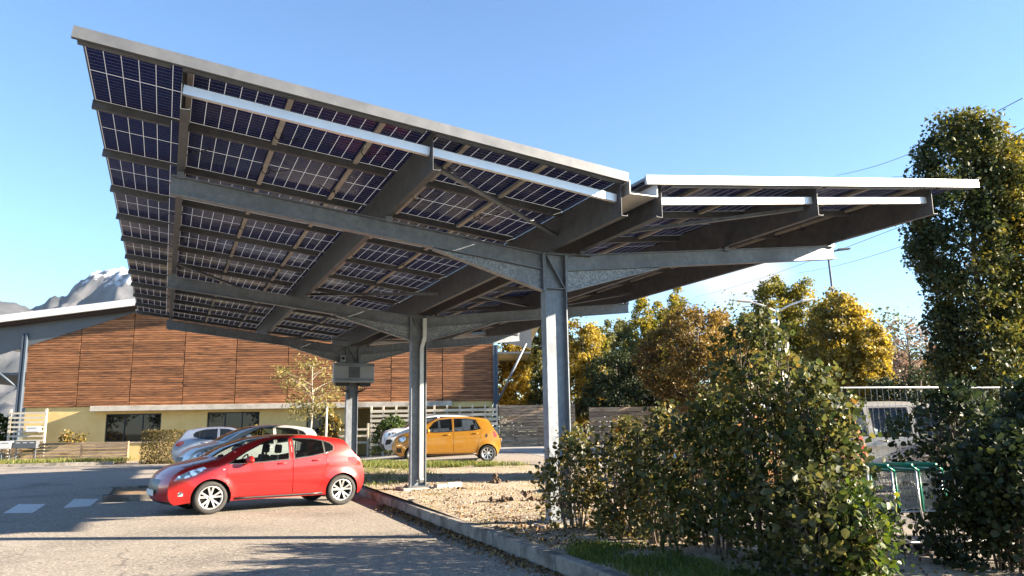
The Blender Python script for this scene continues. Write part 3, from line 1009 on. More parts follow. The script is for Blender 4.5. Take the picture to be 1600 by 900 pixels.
def paint(name, c, metal=.25, rough=.32):
    return mat(name, c, rough, metal, coat=.7, c2=tuple(min(1, q * 1.06) for q in c), scale=2.5, coords='obj')
MT['car_glass'] = glass_mat('car_glass', (.80, .88, .87), .80, .01)
MT['car_glass_dark'] = glass_mat('car_glass_dark', (.35, .38, .40), .45, .01)
MT['car_glass_blue'] = glass_mat('car_glass_tinted', (.45, .52, .60), .50, .01)
MT['lamp_clear'] = mat('headlamp_lens', (.10, .11, .13), .08, .5, c2=(.75, .78, .82), scale=11, detail=1, coords='obj', coat=1.0, ramp=(.42, .55))
MT['lamp_red'] = mat('tail_lamp', (.45, .015, .012), .12, c2=(.62, .05, .03), scale=14, coords='obj', coat=1.0)
MT['rim'] = mat('wheel_alloy', (.66, .66, .65), .28, .8)
MT['seat'] = mat('car_seat', (.035, .035, .038), .85)
MT['plate'] = mat('number_plate', (.72, .72, .70), .5)
MT['chrome'] = mat('chrome', (.75, .75, .75), .12, 1.0)

def wheel_meshes(r, w=.20, spokes=5, double=True):
    t = MB()
    ri = r * .70
    t.lathe([(ri, -w / 2 + .01), (ri + .02, -w / 2), (r * .90, -w / 2), (r * .97, -w / 2 + .02), (r, -w / 2 + .05), (r, w / 2 - .05), (r * .97, w / 2 - .02), (r * .90, w / 2), (ri + .02, w / 2), (ri, w / 2 - .01)], 36, axis='y', closed=True)
    tm = t.mesh('wheel', MT['rubber'])
    m = MB()
    m.lathe([(ri + .004, -w / 2 + .012), (ri - .012, -w / 2 + .006), (ri - .028, -w / 2 + .03), (ri - .028, w / 2 - .03), (ri + .004, w / 2 - .03)], 36, axis='y', closed=True)
    m.lathe([(0, -w / 2 + .022), (.045, -w / 2 + .022), (.062, -w / 2 + .05), (.062, 0), (0, 0)], 20, axis='y')
    for k in range(spokes):
        a = 2 * math.pi * k / spokes + math.pi / 2
        for da in ((-.20, .20) if double else (0,)):
            w0, w1 = (.030, .036) if double else (.030, .052)
            a0, a1 = a + da * .55, a + da * 1.15
            d0 = Vector((math.cos(a0), 0, math.sin(a0))); d1 = Vector((math.cos(a1), 0, math.sin(a1)))
            p0 = d0 * .045; p1 = d1 * (ri - .02)
            sd = Vector((0, 1, 0)).cross((p1 - p0).normalized())
            vs = []
            for p, ww, yy in ((p0, w0, -w / 2 + .028), (p1, w1, -w / 2 + .014)):
                for s in (-.5, .5):
                    for q in (0, .035):
                        vs.append(p + sd * ww * s + Vector((0, yy + q, 0)))
            m.add(vs, [(0, 1, 3, 2), (4, 6, 7, 5), (0, 4, 5, 1), (2, 3, 7, 6), (0, 2, 6, 4), (1, 5, 7, 3)])
    rm = m.mesh('rim', MT['rim'])
    dk = MB()
    dk.lathe([(0, .0), (ri - .03, .0), (ri - .03, .02), (0, .02)], 24, axis='y')
    dm = dk.mesh('brake_disc', mat('brake_dark', (.03, .03, .03), .6, .4))
    return tm, rm, dm

def make_car(name, label, sp, loc, heading, scale=1.0, group=None, detail=True):
    """local x runs from the nose (0) to the tail, y to the car's right, z up"""
    L, W = sp['L'], sp['W']
    rz = math.atan2(-heading[1], -heading[0])
    car = empty(name, loc, rz, label, 'car', group)
    car.scale = (scale, scale, scale * sp.get('zk', 1.0))
    ox = L / 2
    PT, body = sp['paint'], MT['black_plastic']
    top = [q[:2] for q in sp['top']]
    per = 5
    up_ = catmull(top, per)
    tags = []
    for q in sp['top'][:-1]: tags += [q[4]] * per
    dxs = [q for q in np.interp(np.arange(len(up_)) / per, np.arange(len(sp['top'])), [q[2] for q in sp['top']])]
    dzs = [q for q in np.interp(np.arange(len(up_)) / per, np.arange(len(sp['top'])), [q[3] for q in sp['top']])]
    xs_top = np.array([p[0] for p in up_]); zs_top = np.array([p[1] for p in up_])
    zsill = sp['sill']
    # lower outline with wheel arches, from tail to nose
    low = []
    xcur = up_[-1][0]
    (xf, xr), ra = sp['axles'], sp['arch']
    zc = sp['wr']
    def arc(xc):
        a0 = math.asin((zsill - zc) / ra)
        return [np.array((xc + ra * math.cos(a), zc + ra * math.sin(a))) for a in np.linspace(a0, math.pi - a0, 22)]
    low = dens([up_[-1], (xr + ra * math.cos(math.asin((zsill - zc) / ra)), zsill)], .08, False)[1:-1] + arc(xr)
    low += dens([low[-1], arc(xf)[0]], .08, False)[1:-1] + arc(xf)
    low += dens([low[-1], up_[0]], .08, False)[1:-1]
    outline = [np.array(p) for p in up_] + low
    xm = sp.get('mid', (1.0, L - .9))
    af, ar = sp.get('taper', (.14, .10))
    belt = sp['belt']
    ztop_i = lambda x: np.interp(x, np.maximum.accumulate(xs_top), zs_top)
    # upper envelope for edge rounding
    gx = np.linspace(0, L, 120)
    env = np.array([max([z for xx, z in zip(xs_top, zs_top) if abs(xx - g) < .08] or [np.interp(g, np.sort(xs_top), zs_top[np.argsort(xs_top)])]) for g in gx])
    def Y(x, z):
        x = np.asarray(x, float); z = np.asarray(z, float)
        y = np.full(x.shape, W / 2)
        f = np.clip((xm[0] - x) / xm[0], 0, 1.2); r_ = np.clip((x - xm[1]) / (L - xm[1]), 0, 1.2)
        y = y * (1 - af * f ** 2.4 - ar * r_ ** 2.4)
        zb = belt[0] + belt[1] * (x - 1.2)
        lowp = np.clip((.58 - z) / .40, 0, 1)
        y = y - .055 * lowp ** 1.6
        midp = np.clip((z - .62) / np.maximum(zb - .62, .05), 0, 1)
        y = y - .028 * midp ** 1.5
        upz = np.clip(z - zb, 0, 1)
        y = y - .30 * upz - .22 * upz ** 2
        e = np.interp(x, gx, env) - z
        y = y - .045 * np.clip(1 - e / .09, 0, 1) ** 2
        # crease along the flank
        y = y + .010 * np.exp(-((z - (zb - .17)) / .05) ** 2) * np.clip((x - .6) / .5, 0, 1) * np.clip((L - .3 - x) / .4, 0, 1)
        # flared arches
        for xc in (xf, xr):
            d = np.hypot(x - xc, z - zc)
            y = y + .020 * np.exp(-((d - ra) / .06) ** 2) * (z < zc + ra + .15)
        return y
    # ---- flank as a triangulated sheet, cut into parts
    regions = []
    for nm, poly, m in sp['side']:
        if nm in ('window', 'quarter_window'):
            regions.append(('window_trim', shrink(poly, -.022), MT['black_plastic']))
            regions.append((nm, poly, m or MT['car_glass']))
        elif nm == 'door':
            regions.append(('gap', poly, None))
            regions.append(('door', shrink(poly, .006), PT))
        else:
            regions.append((nm, poly, m))
    pts, edges = [], []
    def addloop(loop):
        b0 = len(pts)
        for p in loop: pts.append(Vector((float(p[0]), float(p[1]))))
        n = len(loop)
        for i in range(n): edges.append((b0 + i, b0 + (i + 1) % n))
    addloop(outline)
    for nm, poly, m in regions: addloop(dens(poly, .05))
    opoly = [tuple(p) for p in outline]
    for x in np.arange(.03, L, .06):
        for z in np.arange(.2, 2.2, .06):
            if inpoly(x, z, opoly): pts.append(Vector((x, z)))
    V2, E2, F2, *_ = delaunay_2d_cdt(pts, edges, [], 0, 1e-4)
    vx = np.array([p.x for p in V2]); vz = np.array([p.y for p in V2])
    # keep the sheet in step with the outline even where doors overlap windows
    groups = {}
    rp = [(nm, [tuple(q) for q in poly], m) for nm, poly, m in regions]
    order = {'window': 3, 'quarter_window': 3, 'window_trim': 2}
    for f in F2:
        cx = sum(vx[i] for i in f) / 3; cz = sum(vz[i] for i in f) / 3
        if not inpoly(cx, cz, opoly): continue
        best, bi = None, -1
        for i, (nm, poly, m) in enumerate(rp):
            if inpoly(cx, cz, poly):
                pr_ = order.get(nm, 1)
                if best is None or pr_ >= best[0]: best = (pr_, i)
        key = -1 if best is None else best[1]
        if key >= 0 and rp[key][0] == 'gap': continue
        groups.setdefault(key, []).append(f)
    vy = Y(vx, vz)
    doors = {}
    for side in (-1, 1):
        for key, fl in groups.items():
            used = sorted({i for f in fl for i in f})
            ix = {q: k for k, q in enumerate(used)}
            nm, m = ('flank', PT) if key < 0 else (rp[key][0], rp[key][2])
            inset = .010 if nm in ('window', 'quarter_window') else .0
            vs = [(vx[i] - ox, side * (vy[i] - inset), vz[i]) for i in used]
            me = bpy.data.meshes.new(nm)
            fcs = [tuple(ix[i] for i in (f if side > 0 else f[::-1])) for f in fl]
            me.from_pydata(vs, [], fcs)
            me.materials.append(m)
            smooth(me)
            bm = bmesh.new(); bm.from_mesh(me)
            for fc in bm.faces:
                if fc.normal.y * side < 0: fc.normal_flip()
            bm.to_mesh(me); bm.free()
            o = bpy.data.objects.new(nm, me)
            link(o, car)
            if nm == 'door': doors.setdefault(side, []).append((o, rp[key][1]))
    # ---- top strip: bumper, hood, windscreen, roof, tailgate
    ts = np.array([-1, -.96, -.90, -.78, -.55, -.28, 0, .28, .55, .78, .90, .96, 1])
    ye = Y(xs_top, zs_top)
    n = len(up_)
    k_ = 1 - np.abs(ts) ** 2.3
    VX = xs_top[:, None] + np.array(dxs)[:, None] * k_[None]
    VZ = zs_top[:, None] + np.array(dzs)[:, None] * k_[None]
    VY = ye[:, None] * ts[None]
    tg = {}
    for i in range(n - 1):
        for j in range(len(ts) - 1):
            t = tags[i]
            tm = abs(ts[j] + ts[j + 1]) / 2
            if t in ('windscreen', 'rear_window') and tm > .92: t = 'roof'
            if t == 'grille' and tm > sp.get('grille_w', .6): t = 'front_bumper'
            tg.setdefault(t, []).append((i, j))
    for t, cells in tg.items():
        ix, vs, fs_ = {}, [], []
        def vid(i, j):
            if (i, j) not in ix:
                ix[(i, j)] = len(vs)
                vs.append((VX[i, j] - ox, VY[i, j], VZ[i, j]))
            return ix[(i, j)]
        for i, j in cells: fs_.append((vid(i, j), vid(i + 1, j), vid(i + 1, j + 1), vid(i, j + 1)))
        me = bpy.data.meshes.new(t)
        me.from_pydata(vs, [], fs_)
        m = {'windscreen': MT['car_glass'], 'rear_window': MT['car_glass_dark'], 'grille': MT['black_plastic'], 'skirt': MT['black_plastic']}.get(t, PT)
        if t in sp.get('matover', {}): m = sp['matover'][t]
        me.materials.append(m)
        smooth(me)
        link(bpy.data.objects.new(t, me), car)
    # ---- underside, wheel wells, cabin
    u = MB()
    u.box(.25 - ox, L - .25 - ox, -W / 2 + .32, W / 2 - .32, zsill - .01, zsill + .06)
    u.box(xf + ra + .02 - ox, xr - ra - .02 - ox, -W / 2 + .10, W / 2 - .10, zsill + .005, zsill + .05)
    u.build('floor_pan', MT['dark'], car)
    for xc in (xf, xr):
        for side in (-1, 1):
            wl = MB()
            A = [(xc - ox + (ra + .004) * math.cos(a), zc + (ra + .004) * math.sin(a)) for a in np.linspace(-.35, math.pi + .35, 20)]
            yo = side * (W / 2 - .075); yi = side * (W / 2 - .31)
            vs = [(x, yo, z) for x, z in A] + [(x, yi, z) for x, z in A]
            m_ = len(A)
            wl.add(vs, [(i, i + 1, m_ + i + 1, m_ + i) for i in range(m_ - 1)] + [tuple(range(m_, 2 * m_))])
            wl.build('wheel_arch', MT['dark'], car)
    tm, rm, dm = sp['wheels']
    for xc in (xf, xr):
        for side in (-1, 1):
            M = Matrix.Translation((xc - ox, side * (W / 2 - .125), zc)) @ (Matrix.Identity(4) if side < 0 else Matrix.Rotation(math.pi, 4, 'Z'))
            w_ = inst('wheel', tm, car, M)
            inst('rim', rm, w_)
            inst('brake_disc', dm, w_)
    if detail:
        zb = belt[0]
        for side in (-1, 1):
            for sx_ in sp['seats']:
                s_ = MB()
                y0 = side * .36
                s_.prism([(sx_ - .25, .38), (sx_ + .25, .36), (sx_ + .27, .52), (sx_ - .25, .56)], y0 - .23, y0 + .23, 'y')
                s_.prism([(sx_ + .20, .45), (sx_ + .32, .45), (sx_ + .46, 1.05), (sx_ + .36, 1.06)], y0 - .22, y0 + .22, 'y')
                s_.prism([(sx_ + .40, 1.09), (sx_ + .49, 1.09), (sx_ + .50, 1.26), (sx_ + .42, 1.27)], y0 - .12, y0 + .12, 'y')
                for q in range(3): pass
                so_ = s_.build('seat', MT['seat'], car)
                so_.location.x = -ox
                bevel(so_, .03, 2)
        d_ = MB().prism([(sp['dash'] - .12, .62), (sp['dash'] + .30, .62), (sp['dash'] + .24, zb - .02), (sp['dash'] - .12, zb + .02)], -W / 2 + .16, W / 2 - .16, 'y')
        do_ = d_.build('dashboard', MT['seat'], car)
        do_.location.x = -ox
        st = MB()
        a_ = np.linspace(0, 2 * math.pi, 18)
        st.tube([(sp['dash'] + .36 - ox + .08 * math.cos(q), -.36 + .18 * math.sin(q), zb - .02 + .17 * math.cos(q)) for q in a_], .014, 6, cap=False)
        st.build('steering_wheel', MT['seat'], car)
    # ---- mirrors
    mx, mz = sp['mirror']
    for side in (-1, 1):
        yb = float(Y(np.array(mx), np.array(mz - .02)))
        b = MB()
        prof = []
        for i in range(9):
            a = math.pi * i / 8
            prof.append((math.sin(a), -math.cos(a)))
        vs = []
        nn = 12
        for i in range(9):
            rr, hh_ = prof[i]
            for k in range(nn):
                q = 2 * math.pi * k / nn
                cx_, cz_ = math.cos(q), math.sin(q)
                vs.append((mx - ox + .10 * rr * cx_ * (1.0 if cx_ < 0 else .55), side * (yb + .135 + .115 * hh_), mz + .085 * rr * cz_ * (1 if cz_ > 0 else .75)))
        b.sm = True
        b.add(vs, [(i * nn + k, i * nn + (k + 1) % nn, (i + 1) * nn + (k + 1) % nn, (i + 1) * nn + k) for i in range(8) for k in range(nn)])
        mo = b.build('mirror', PT, car)
        MB().prism([(mx - .03 - ox, mz - .055), (mx + .03 - ox, mz - .055), (mx + .03 - ox, mz - .02), (mx - .03 - ox, mz - .02)], *sorted((side * (yb - .02), side * (yb + .06))), 'y').build('mirror_foot', MT['black_plastic'], mo)
    # ---- bright strip under the windows, dark sill strip
    if sp.get('strip'):
        for side in (-1, 1):
            P_ = np.array(dens(sp['strip'], .12, False))
            yy_ = Y(P_[:, 0], P_[:, 1])
            MB().tube([(a_ - ox, side * (c_ + .002), b_) for a_, b_, c_ in zip(P_[:, 0], P_[:, 1], yy_)], .006, 5).build('window_strip', MT['chrome'], car)
    for side in (-1, 1):
        P_ = np.array(dens([(xf + ra + .06, zsill + .035), (xr - ra - .06, zsill + .035)], .2, False))
        yy_ = Y(P_[:, 0], P_[:, 1])
        MB().tube([(a_ - ox, side * (c_ - .010), b_) for a_, b_, c_ in zip(P_[:, 0], P_[:, 1], yy_)], .028, 6).build('sill_strip', MT['black_plastic'], car)
    # ---- door handles
    for side, dl in doors.items():
        for o, poly in dl:
            hx = max(p[0] for p in poly)
            hz = belt[0] + belt[1] * (hx - 1.2) - .10
            hx = max(p[0] for p in poly if abs(p[1] - hz) < .25) - .30
            yy = float(Y(np.array(hx + .09), np.array(hz)))
            b = MB()
            b.tube([(hx - ox, side * (yy - .004), hz), (hx + .03 - ox, side * (yy + .022), hz + .004), (hx + .15 - ox, side * (yy + .022), hz + .008), (hx + .18 - ox, side * (yy - .004), hz + .010)], .013, 6)
            b.build('handle', sp.get('handle', PT), o)
    # ---- aerial, badge
    ra_ = sp.get('aerial')
    if ra_:
        MB().tube([(ra_[0] - ox, 0, ra_[1]), (ra_[0] + .18 - ox, 0, ra_[1] + .16)], [.006, .003], 5).build('aerial', MT['black_plastic'], car)
        MB().lathe([(0, -.012), (.045, -.010), (.05, 0), (0, 0)], 14, axis='x', c=(sp['badge'][0] - ox, 0, sp['badge'][1])).build('badge', MT['chrome'], car)
        for side in (-1, 1):
            P_ = [(1.00, .82), (1.05, .83)]
            MB().tube([(a_ - ox, side * float(Y(np.array(a_), np.array(b_)) + .002), b_) for a_, b_ in P_], .014, 6).build('side_repeater', MT['lamp_clear'], car)
    # ---- number plates
    for x, z, s_ in ((sp['plate'][0], sp['plate'][1], -1), (sp['plate'][2], sp['plate'][3], 1)):
        MB().box(x - ox - .006, x - ox + .006, -.26, .26, z - .055, z + .055).build('number_plate', MT['plate'], car)
    return car

def hatch_spec(**kw):
    d = dict(L=3.90, W=1.74, sill=.235, wr=.31, arch=.352, axles=(.82, 3.36), belt=(.93, .055), mid=(1.15, 2.9), taper=(.17, .11), seats=(1.75, 2.55), dash=1.15, mirror=(1.48, .985),
             plate=(-.05, .42, 3.97, .62), grille_w=.62)
    d.update(kw)
    return d

W208 = wheel_meshes(.31)
TOP208 = [(.22, .20, -.08, 0, 'skirt'), (.14, .27, -.13, 0, 'front_bumper'), (.10, .40, -.14, 0, 'grille'), (.10, .56, -.13, 0, 'grille'), (.13, .66, -.11, .01, 'front_bumper'), (.18, .745, -.09, .02, 'hood'),
          (.33, .85, -.05, .05, 'hood'), (.60, .93, 0, .055, 'hood'), (.90, 1.00, -.02, .05, 'hood'), (1.0, 1.03, -.10, .04, 'windscreen'), (1.32, 1.21, -.12, .03, 'windscreen'), (1.64, 1.345, -.08, .03, 'windscreen'), (1.86, 1.405, -.03, .03, 'roof'),
          (2.15, 1.435, 0, .03, 'roof'), (2.5, 1.440, 0, .03, 'roof'), (2.9, 1.415, 0, .035, 'roof'), (3.2, 1.375, .02, .035, 'roof'), (3.42, 1.325, .06, .03, 'rear_window'), (3.53, 1.19, .07, .02, 'rear_window'), (3.62, 1.06, .09, .01, 'tailgate'),
          (3.74, .95, .10, 0, 'tailgate'), (3.82, .80, .10, 0, 'tailgate'), (3.86, .62, .10, 0, 'rear_bumper'), (3.85, .42, .09, 0, 'rear_bumper'), (3.78, .27, .06, 0, 'skirt'), (3.72, .22, .04, 0, 'skirt')]
WF = [(1.13, .935), (1.45, 1.135), (1.78, 1.30), (1.98, 1.358), (2.26, 1.375), (2.25, .985), (1.75, .950)]
WR = [(2.38, .995), (2.37, 1.376), (2.72, 1.360), (2.95, 1.318), (2.97, 1.078), (2.7, 1.03)]
WQ = [(3.0, 1.085), (2.985, 1.308), (3.10, 1.272), (3.17, 1.205), (3.16, 1.13)]
DF = [(1.10, .30), (1.06, .62), (1.10, .90), (1.42, 1.13), (1.76, 1.315), (1.97, 1.378), (2.31, 1.396), (2.33, .98), (2.34, .30)]
DR = [(2.34, .30), (2.33, .98), (2.31, 1.396), (2.75, 1.382), (2.98, 1.335), (3.02, 1.07), (3.02, .78), (2.92, .58), (2.93, .45), (2.80, .30)]
HL = [(.19, .655), (.32, .675), (.53, .735), (.72, .86), (.66, .90), (.42, .815), (.25, .735)]
TL = [(3.48, .97), (3.50, .88), (3.60, .80), (3.79, .79), (3.76, .87), (3.66, .97)]
FOG = [(.26, .36), (.34, .36), (.35, .42), (.30, .45), (.26, .42)]
MT['p_red'] = paint('red_paint', (.33, .010, .010))
MT['grille_dark'] = mat('dark_grille', (.02, .02, .022), .35, .3)
S208 = hatch_spec(matover={'grille': MT['grille_dark']}, strip=[(1.12, .920), (1.75, .932), (2.38, .975), (2.97, 1.058), (3.18, 1.115)], zk=.96, aerial=(2.95, 1.44), badge=(.06, .70), top=TOP208, wheels=W208, paint=MT['p_red'], handle=MT['p_red'],
                  side=[('door', DF, None), ('door', DR, None), ('window', WF, None), ('window', WR, None), ('quarter_window', WQ, MT['car_glass_dark']), ('headlight', HL, MT['lamp_clear']), ('tail_light', TL, MT['lamp_red']), ('fog_light', FOG, MT['lamp_clear'])])
CARK = 1.05
def place_by_axles(spec, fwp, rwp, near_side, scale):
    """centre of a car from the ground points below its two near wheels"""
    f, r_ = Vector(fwp), Vector(rwp)
    d = (f - r_).normalized()
    mid = (f + r_) / 2
    axm = sum(spec['axles']) / 2
    side = Vector((-d.y, d.x)) * near_side           # towards the far side
    c = mid + side * ((spec['W'] / 2 - .02) * scale) + d * ((axm - spec['L'] / 2) * scale)
    return (c.x, c.y, ground_z(c.x, c.y)), (d.x, d.y)
loc, hd = place_by_axles(S208, (-4.42, 6.03), (-1.72, 6.60), -1, CARK)
red = make_car('red_hatchback', 'glossy red five-door hatchback parked nose-out under the solar carport', S208, loc, hd, CARK)

# grey people carrier parked beyond the planting strip
TOPG = [(q[0], q[1] * 1.03 + .0, q[2], q[3], q[4]) for q in TOP208]
sc = lambda P, k=1.03: [(x, z * k) for x, z in P]
MT['p_grey'] = paint('pale_grey_paint', (.50, .49, .47), .4)
SG = hatch_spec(top=TOPG, wheels=W208, paint=MT['p_grey'], side=[('door', sc(DF), None), ('door', sc(DR), None), ('window', sc(WF), None), ('window', sc(WR), None), ('quarter_window', sc(WQ), MT['car_glass_dark']), ('headlight', sc(HL), MT['lamp_clear']), ('tail_light', sc(TL), MT['lamp_red'])])
make_car('grey_hatchback', 'pale grey hatchback whose bonnet shows behind the red car', SG, (-2.75, 14.9, ground_z(-2.75, 14.9)), (-1, -.16), CARK * 1.03)
MT['p_silver'] = paint('silver_blue_paint', (.24, .29, .38), .55)
SS = hatch_spec(top=TOPG, wheels=W208, paint=MT['p_silver'], side=[('door', sc(DF), None), ('door', sc(DR), None), ('window', sc(WF), MT['car_glass_dark']), ('window', sc(WR), MT['car_glass_dark']), ('quarter_window', sc(WQ), MT['car_glass_dark']), ('headlight', sc(HL), MT['lamp_clear']), ('tail_light', sc(TL), MT['lamp_red'])])
make_car('silver_hatchback', 'silver hatchback seen from its red tail light beside the clipped hedge', SS, (-2.85, 23.2, ground_z(-2.85, 23.2)), (1, -.10), CARK * .99)

# orange city car on the far road
WTW = wheel_meshes(.285, spokes=8, double=False)
TOPT = [(.16, .22, -.06, 0, 'skirt'), (.06, .30, -.12, 0, 'front_bumper'), (.01, .45, -.15, 0, 'front_bumper'), (.02, .62, -.15, 0, 'front_bumper'), (.08, .80, -.12, .02, 'hood'), (.20, .92, -.07, .03, 'hood'),
        (.45, 1.00, -.03, .04, 'hood'), (.70, 1.05, -.08, .04, 'windscreen'), (1.00, 1.25, -.10, .03, 'windscreen'), (1.28, 1.41, -.06, .03, 'windscreen'), (1.50, 1.475, -.02, .03, 'roof'), (1.90, 1.515, 0, .03, 'roof'),
        (2.4, 1.52, 0, .03, 'roof'), (2.85, 1.475, .01, .03, 'roof'), (3.12, 1.42, .04, .02, 'rear_window'), (3.26, 1.22, .07, .01, 'rear_window'), (3.36, 1.06, .08, 0, 'tailgate'), (3.46, .90, .08, 0, 'tailgate'), (3.53, .70, .08, 0, 'rear_bumper'),
        (3.55, .50, .08, 0, 'rear_bumper'), (3.50, .32, .05, 0, 'skirt'), (3.44, .26, .03, 0, 'skirt')]
MT['p_orange'] = paint('mango_paint', (.44, .205, .022), .3)
ST = hatch_spec(L=3.6, W=1.65, top=TOPT, wheels=WTW, wr=.285, arch=.325, axles=(.62, 3.11), belt=(1.0, .035), mid=(.95, 2.7), paint=MT['p_orange'], seats=(1.45, 2.2), dash=.85, mirror=(1.10, 1.06), plate=(-.12, .42, 3.65, .72), sill=.25,
                side=[('door', [(.98, .33), (.95, .75), (.98, 1.0), (1.24, 1.33), (1.45, 1.44), (1.92, 1.475), (1.95, 1.02), (1.95, .33)], None), ('door', [(1.95, .33), (1.95, 1.02), (1.92, 1.475), (2.45, 1.475), (2.78, 1.42), (2.92, 1.08), (2.86, .80), (2.78, .58), (2.74, .33)], None),
                      ('window', [(1.03, 1.03), (1.28, 1.32), (1.47, 1.42), (1.88, 1.452), (1.90, 1.045), (1.4, 1.025)], MT['car_glass_blue']), ('window', [(2.0, 1.05), (1.98, 1.454), (2.42, 1.452), (2.70, 1.405), (2.86, 1.12), (2.6, 1.075)], MT['car_glass_blue']),
                      ('headlight', [(.09, .70), (.22, .70), (.34, .78), (.34, .88), (.22, .90), (.11, .84)], MT['lamp_clear']), ('lower_grille', [(.04, .36), (.20, .36), (.20, .50), (.04, .52)], MT['black_plastic']), ('tail_light', [(3.30, 1.02), (3.32, .84), (3.42, .82), (3.44, .90), (3.36, 1.03)], MT['lamp_red']),
                      ('fuel_flap', [(3.02, .88), (3.06, .80), (3.12, .88), (3.08, .97)], MT['dark'])])
loc, hd = place_by_axles(ST, (3.02, 17.60), (5.70, 16.80), -1, 1.11)
make_car('orange_city_car', 'orange five-door city car parked behind the middle carport column', ST, loc, hd, 1.075)
# white crossover next to it
TOPW = [(.16, .26, -.06, 0, 'skirt'), (.06, .34, -.12, 0, 'skirt'), (.01, .50, -.14, 0, 'grille'), (.01, .68, -.14, 0, 'grille'), (.04, .84, -.12, .02, 'grille'), (.12, .94, -.08, .03, 'hood'), (.45, 1.03, -.03, .05, 'hood'), (.82, 1.07, -.05, .05, 'windscreen'),
        (1.15, 1.28, -.10, .03, 'windscreen'), (1.45, 1.43, -.05, .03, 'windscreen'), (1.7, 1.49, -.02, .03, 'roof'), (2.2, 1.53, 0, .03, 'roof'), (2.8, 1.51, 0, .03, 'roof'), (3.3, 1.45, .03, .03, 'rear_window'), (3.48, 1.22, .06, .02, 'rear_window'), (3.58, 1.06, .08, 0, 'tailgate'),
        (3.68, .9, .08, 0, 'tailgate'), (3.72, .65, .08, 0, 'rear_bumper'), (3.70, .42, .05, 0, 'skirt'), (3.62, .30, .03, 0, 'skirt')]
MT['p_white'] = paint('white_paint', (.74, .74, .73), .0)
SW = hatch_spec(L=3.75, W=1.68, top=TOPW, wheels=WTW, wr=.30, arch=.36, axles=(.70, 3.12), belt=(1.0, .03), mid=(1.0, 2.8), paint=MT['p_white'], seats=(1.6, 2.35), dash=1.0, mirror=(1.22, 1.08), plate=(-.13, .62, 3.82, .8), sill=.30, grille_w=.7,
                side=[('door', [(1.08, .38), (1.05, .8), (1.08, 1.03), (1.36, 1.35), (1.58, 1.45), (2.05, 1.49), (2.08, 1.03), (2.08, .38)], None), ('door', [(2.08, .38), (2.08, 1.03), (2.05, 1.49), (2.75, 1.475), (2.98, 1.4), (2.98, .9), (2.85, .65), (2.76, .38)], None),
                      ('window', [(1.14, 1.05), (1.40, 1.34), (1.6, 1.43), (2.0, 1.465), (2.02, 1.06)], None), ('window', [(2.14, 1.06), (2.12, 1.465), (2.72, 1.45), (2.92, 1.38), (2.92, 1.1)], None),
                      ('headlight', [(.04, .78), (.22, .80), (.48, .88), (.46, .94), (.22, .91), (.06, .86)], MT['lamp_clear']), ('fog_surround', [(.06, .46), (.24, .50), (.34, .62), (.26, .68), (.10, .66)], MT['black_plastic']), ('tail_light', [(3.44, 1.0), (3.44, .86), (3.62, .86), (3.60, .98)], MT['lamp_red'])])
make_car('white_crossover', 'white crossover with black grille half hidden behind the orange car', SW, (4.95, 21.3, ground_z(4.95, 21.3)), (-.93, .20), 1.075)
# ------------------------------------------------------------------ plants
def leaf_mat(name, stops, trans=.35, rough=.55):
    m = bpy.data.materials.new(name)
    m.use_nodes = True
    nt = m.node_tree
    N, Lk = nt.nodes, nt.links.new
    b = N['Principled BSDF']
    o = N['Material Output']
    at_ = N.new('ShaderNodeAttribute'); at_.attribute_name = 'tone'
    cr = N.new('ShaderNodeValToRGB')
    el = cr.color_ramp.elements
    for i, c in enumerate(stops):
        p = i / (len(stops) - 1)
        if i == 0: e = el[0]; e.position = 0
        elif i == len(stops) - 1: e = el[-1]; e.position = 1
        else: e = el.new(p)
        e.color = (*c, 1)
    Lk(at_.outputs['Fac'], cr.inputs['Fac'])
    Lk(cr.outputs['Color'], b.inputs['Base Color'])
    b.inputs['Roughness'].default_value = rough
    b.inputs['Specular IOR Level'].default_value = .35
    t = N.new('ShaderNodeBsdfTranslucent')
    hs = N.new('ShaderNodeHueSaturation'); hs.inputs['Value'].default_value = 1.25; hs.inputs['Saturation'].default_value = 1.1
    Lk(cr.outputs['Color'], hs.inputs['Color'])
    Lk(hs.outputs['Color'], t.inputs['Color'])
    mx = N.new('ShaderNodeMixShader'); mx.inputs['Fac'].default_value = trans
    Lk(b.outputs[0], mx.inputs[1]); Lk(t.outputs[0], mx.inputs[2])
    Lk(mx.outputs[0], o.inputs['Surface'])
    return m

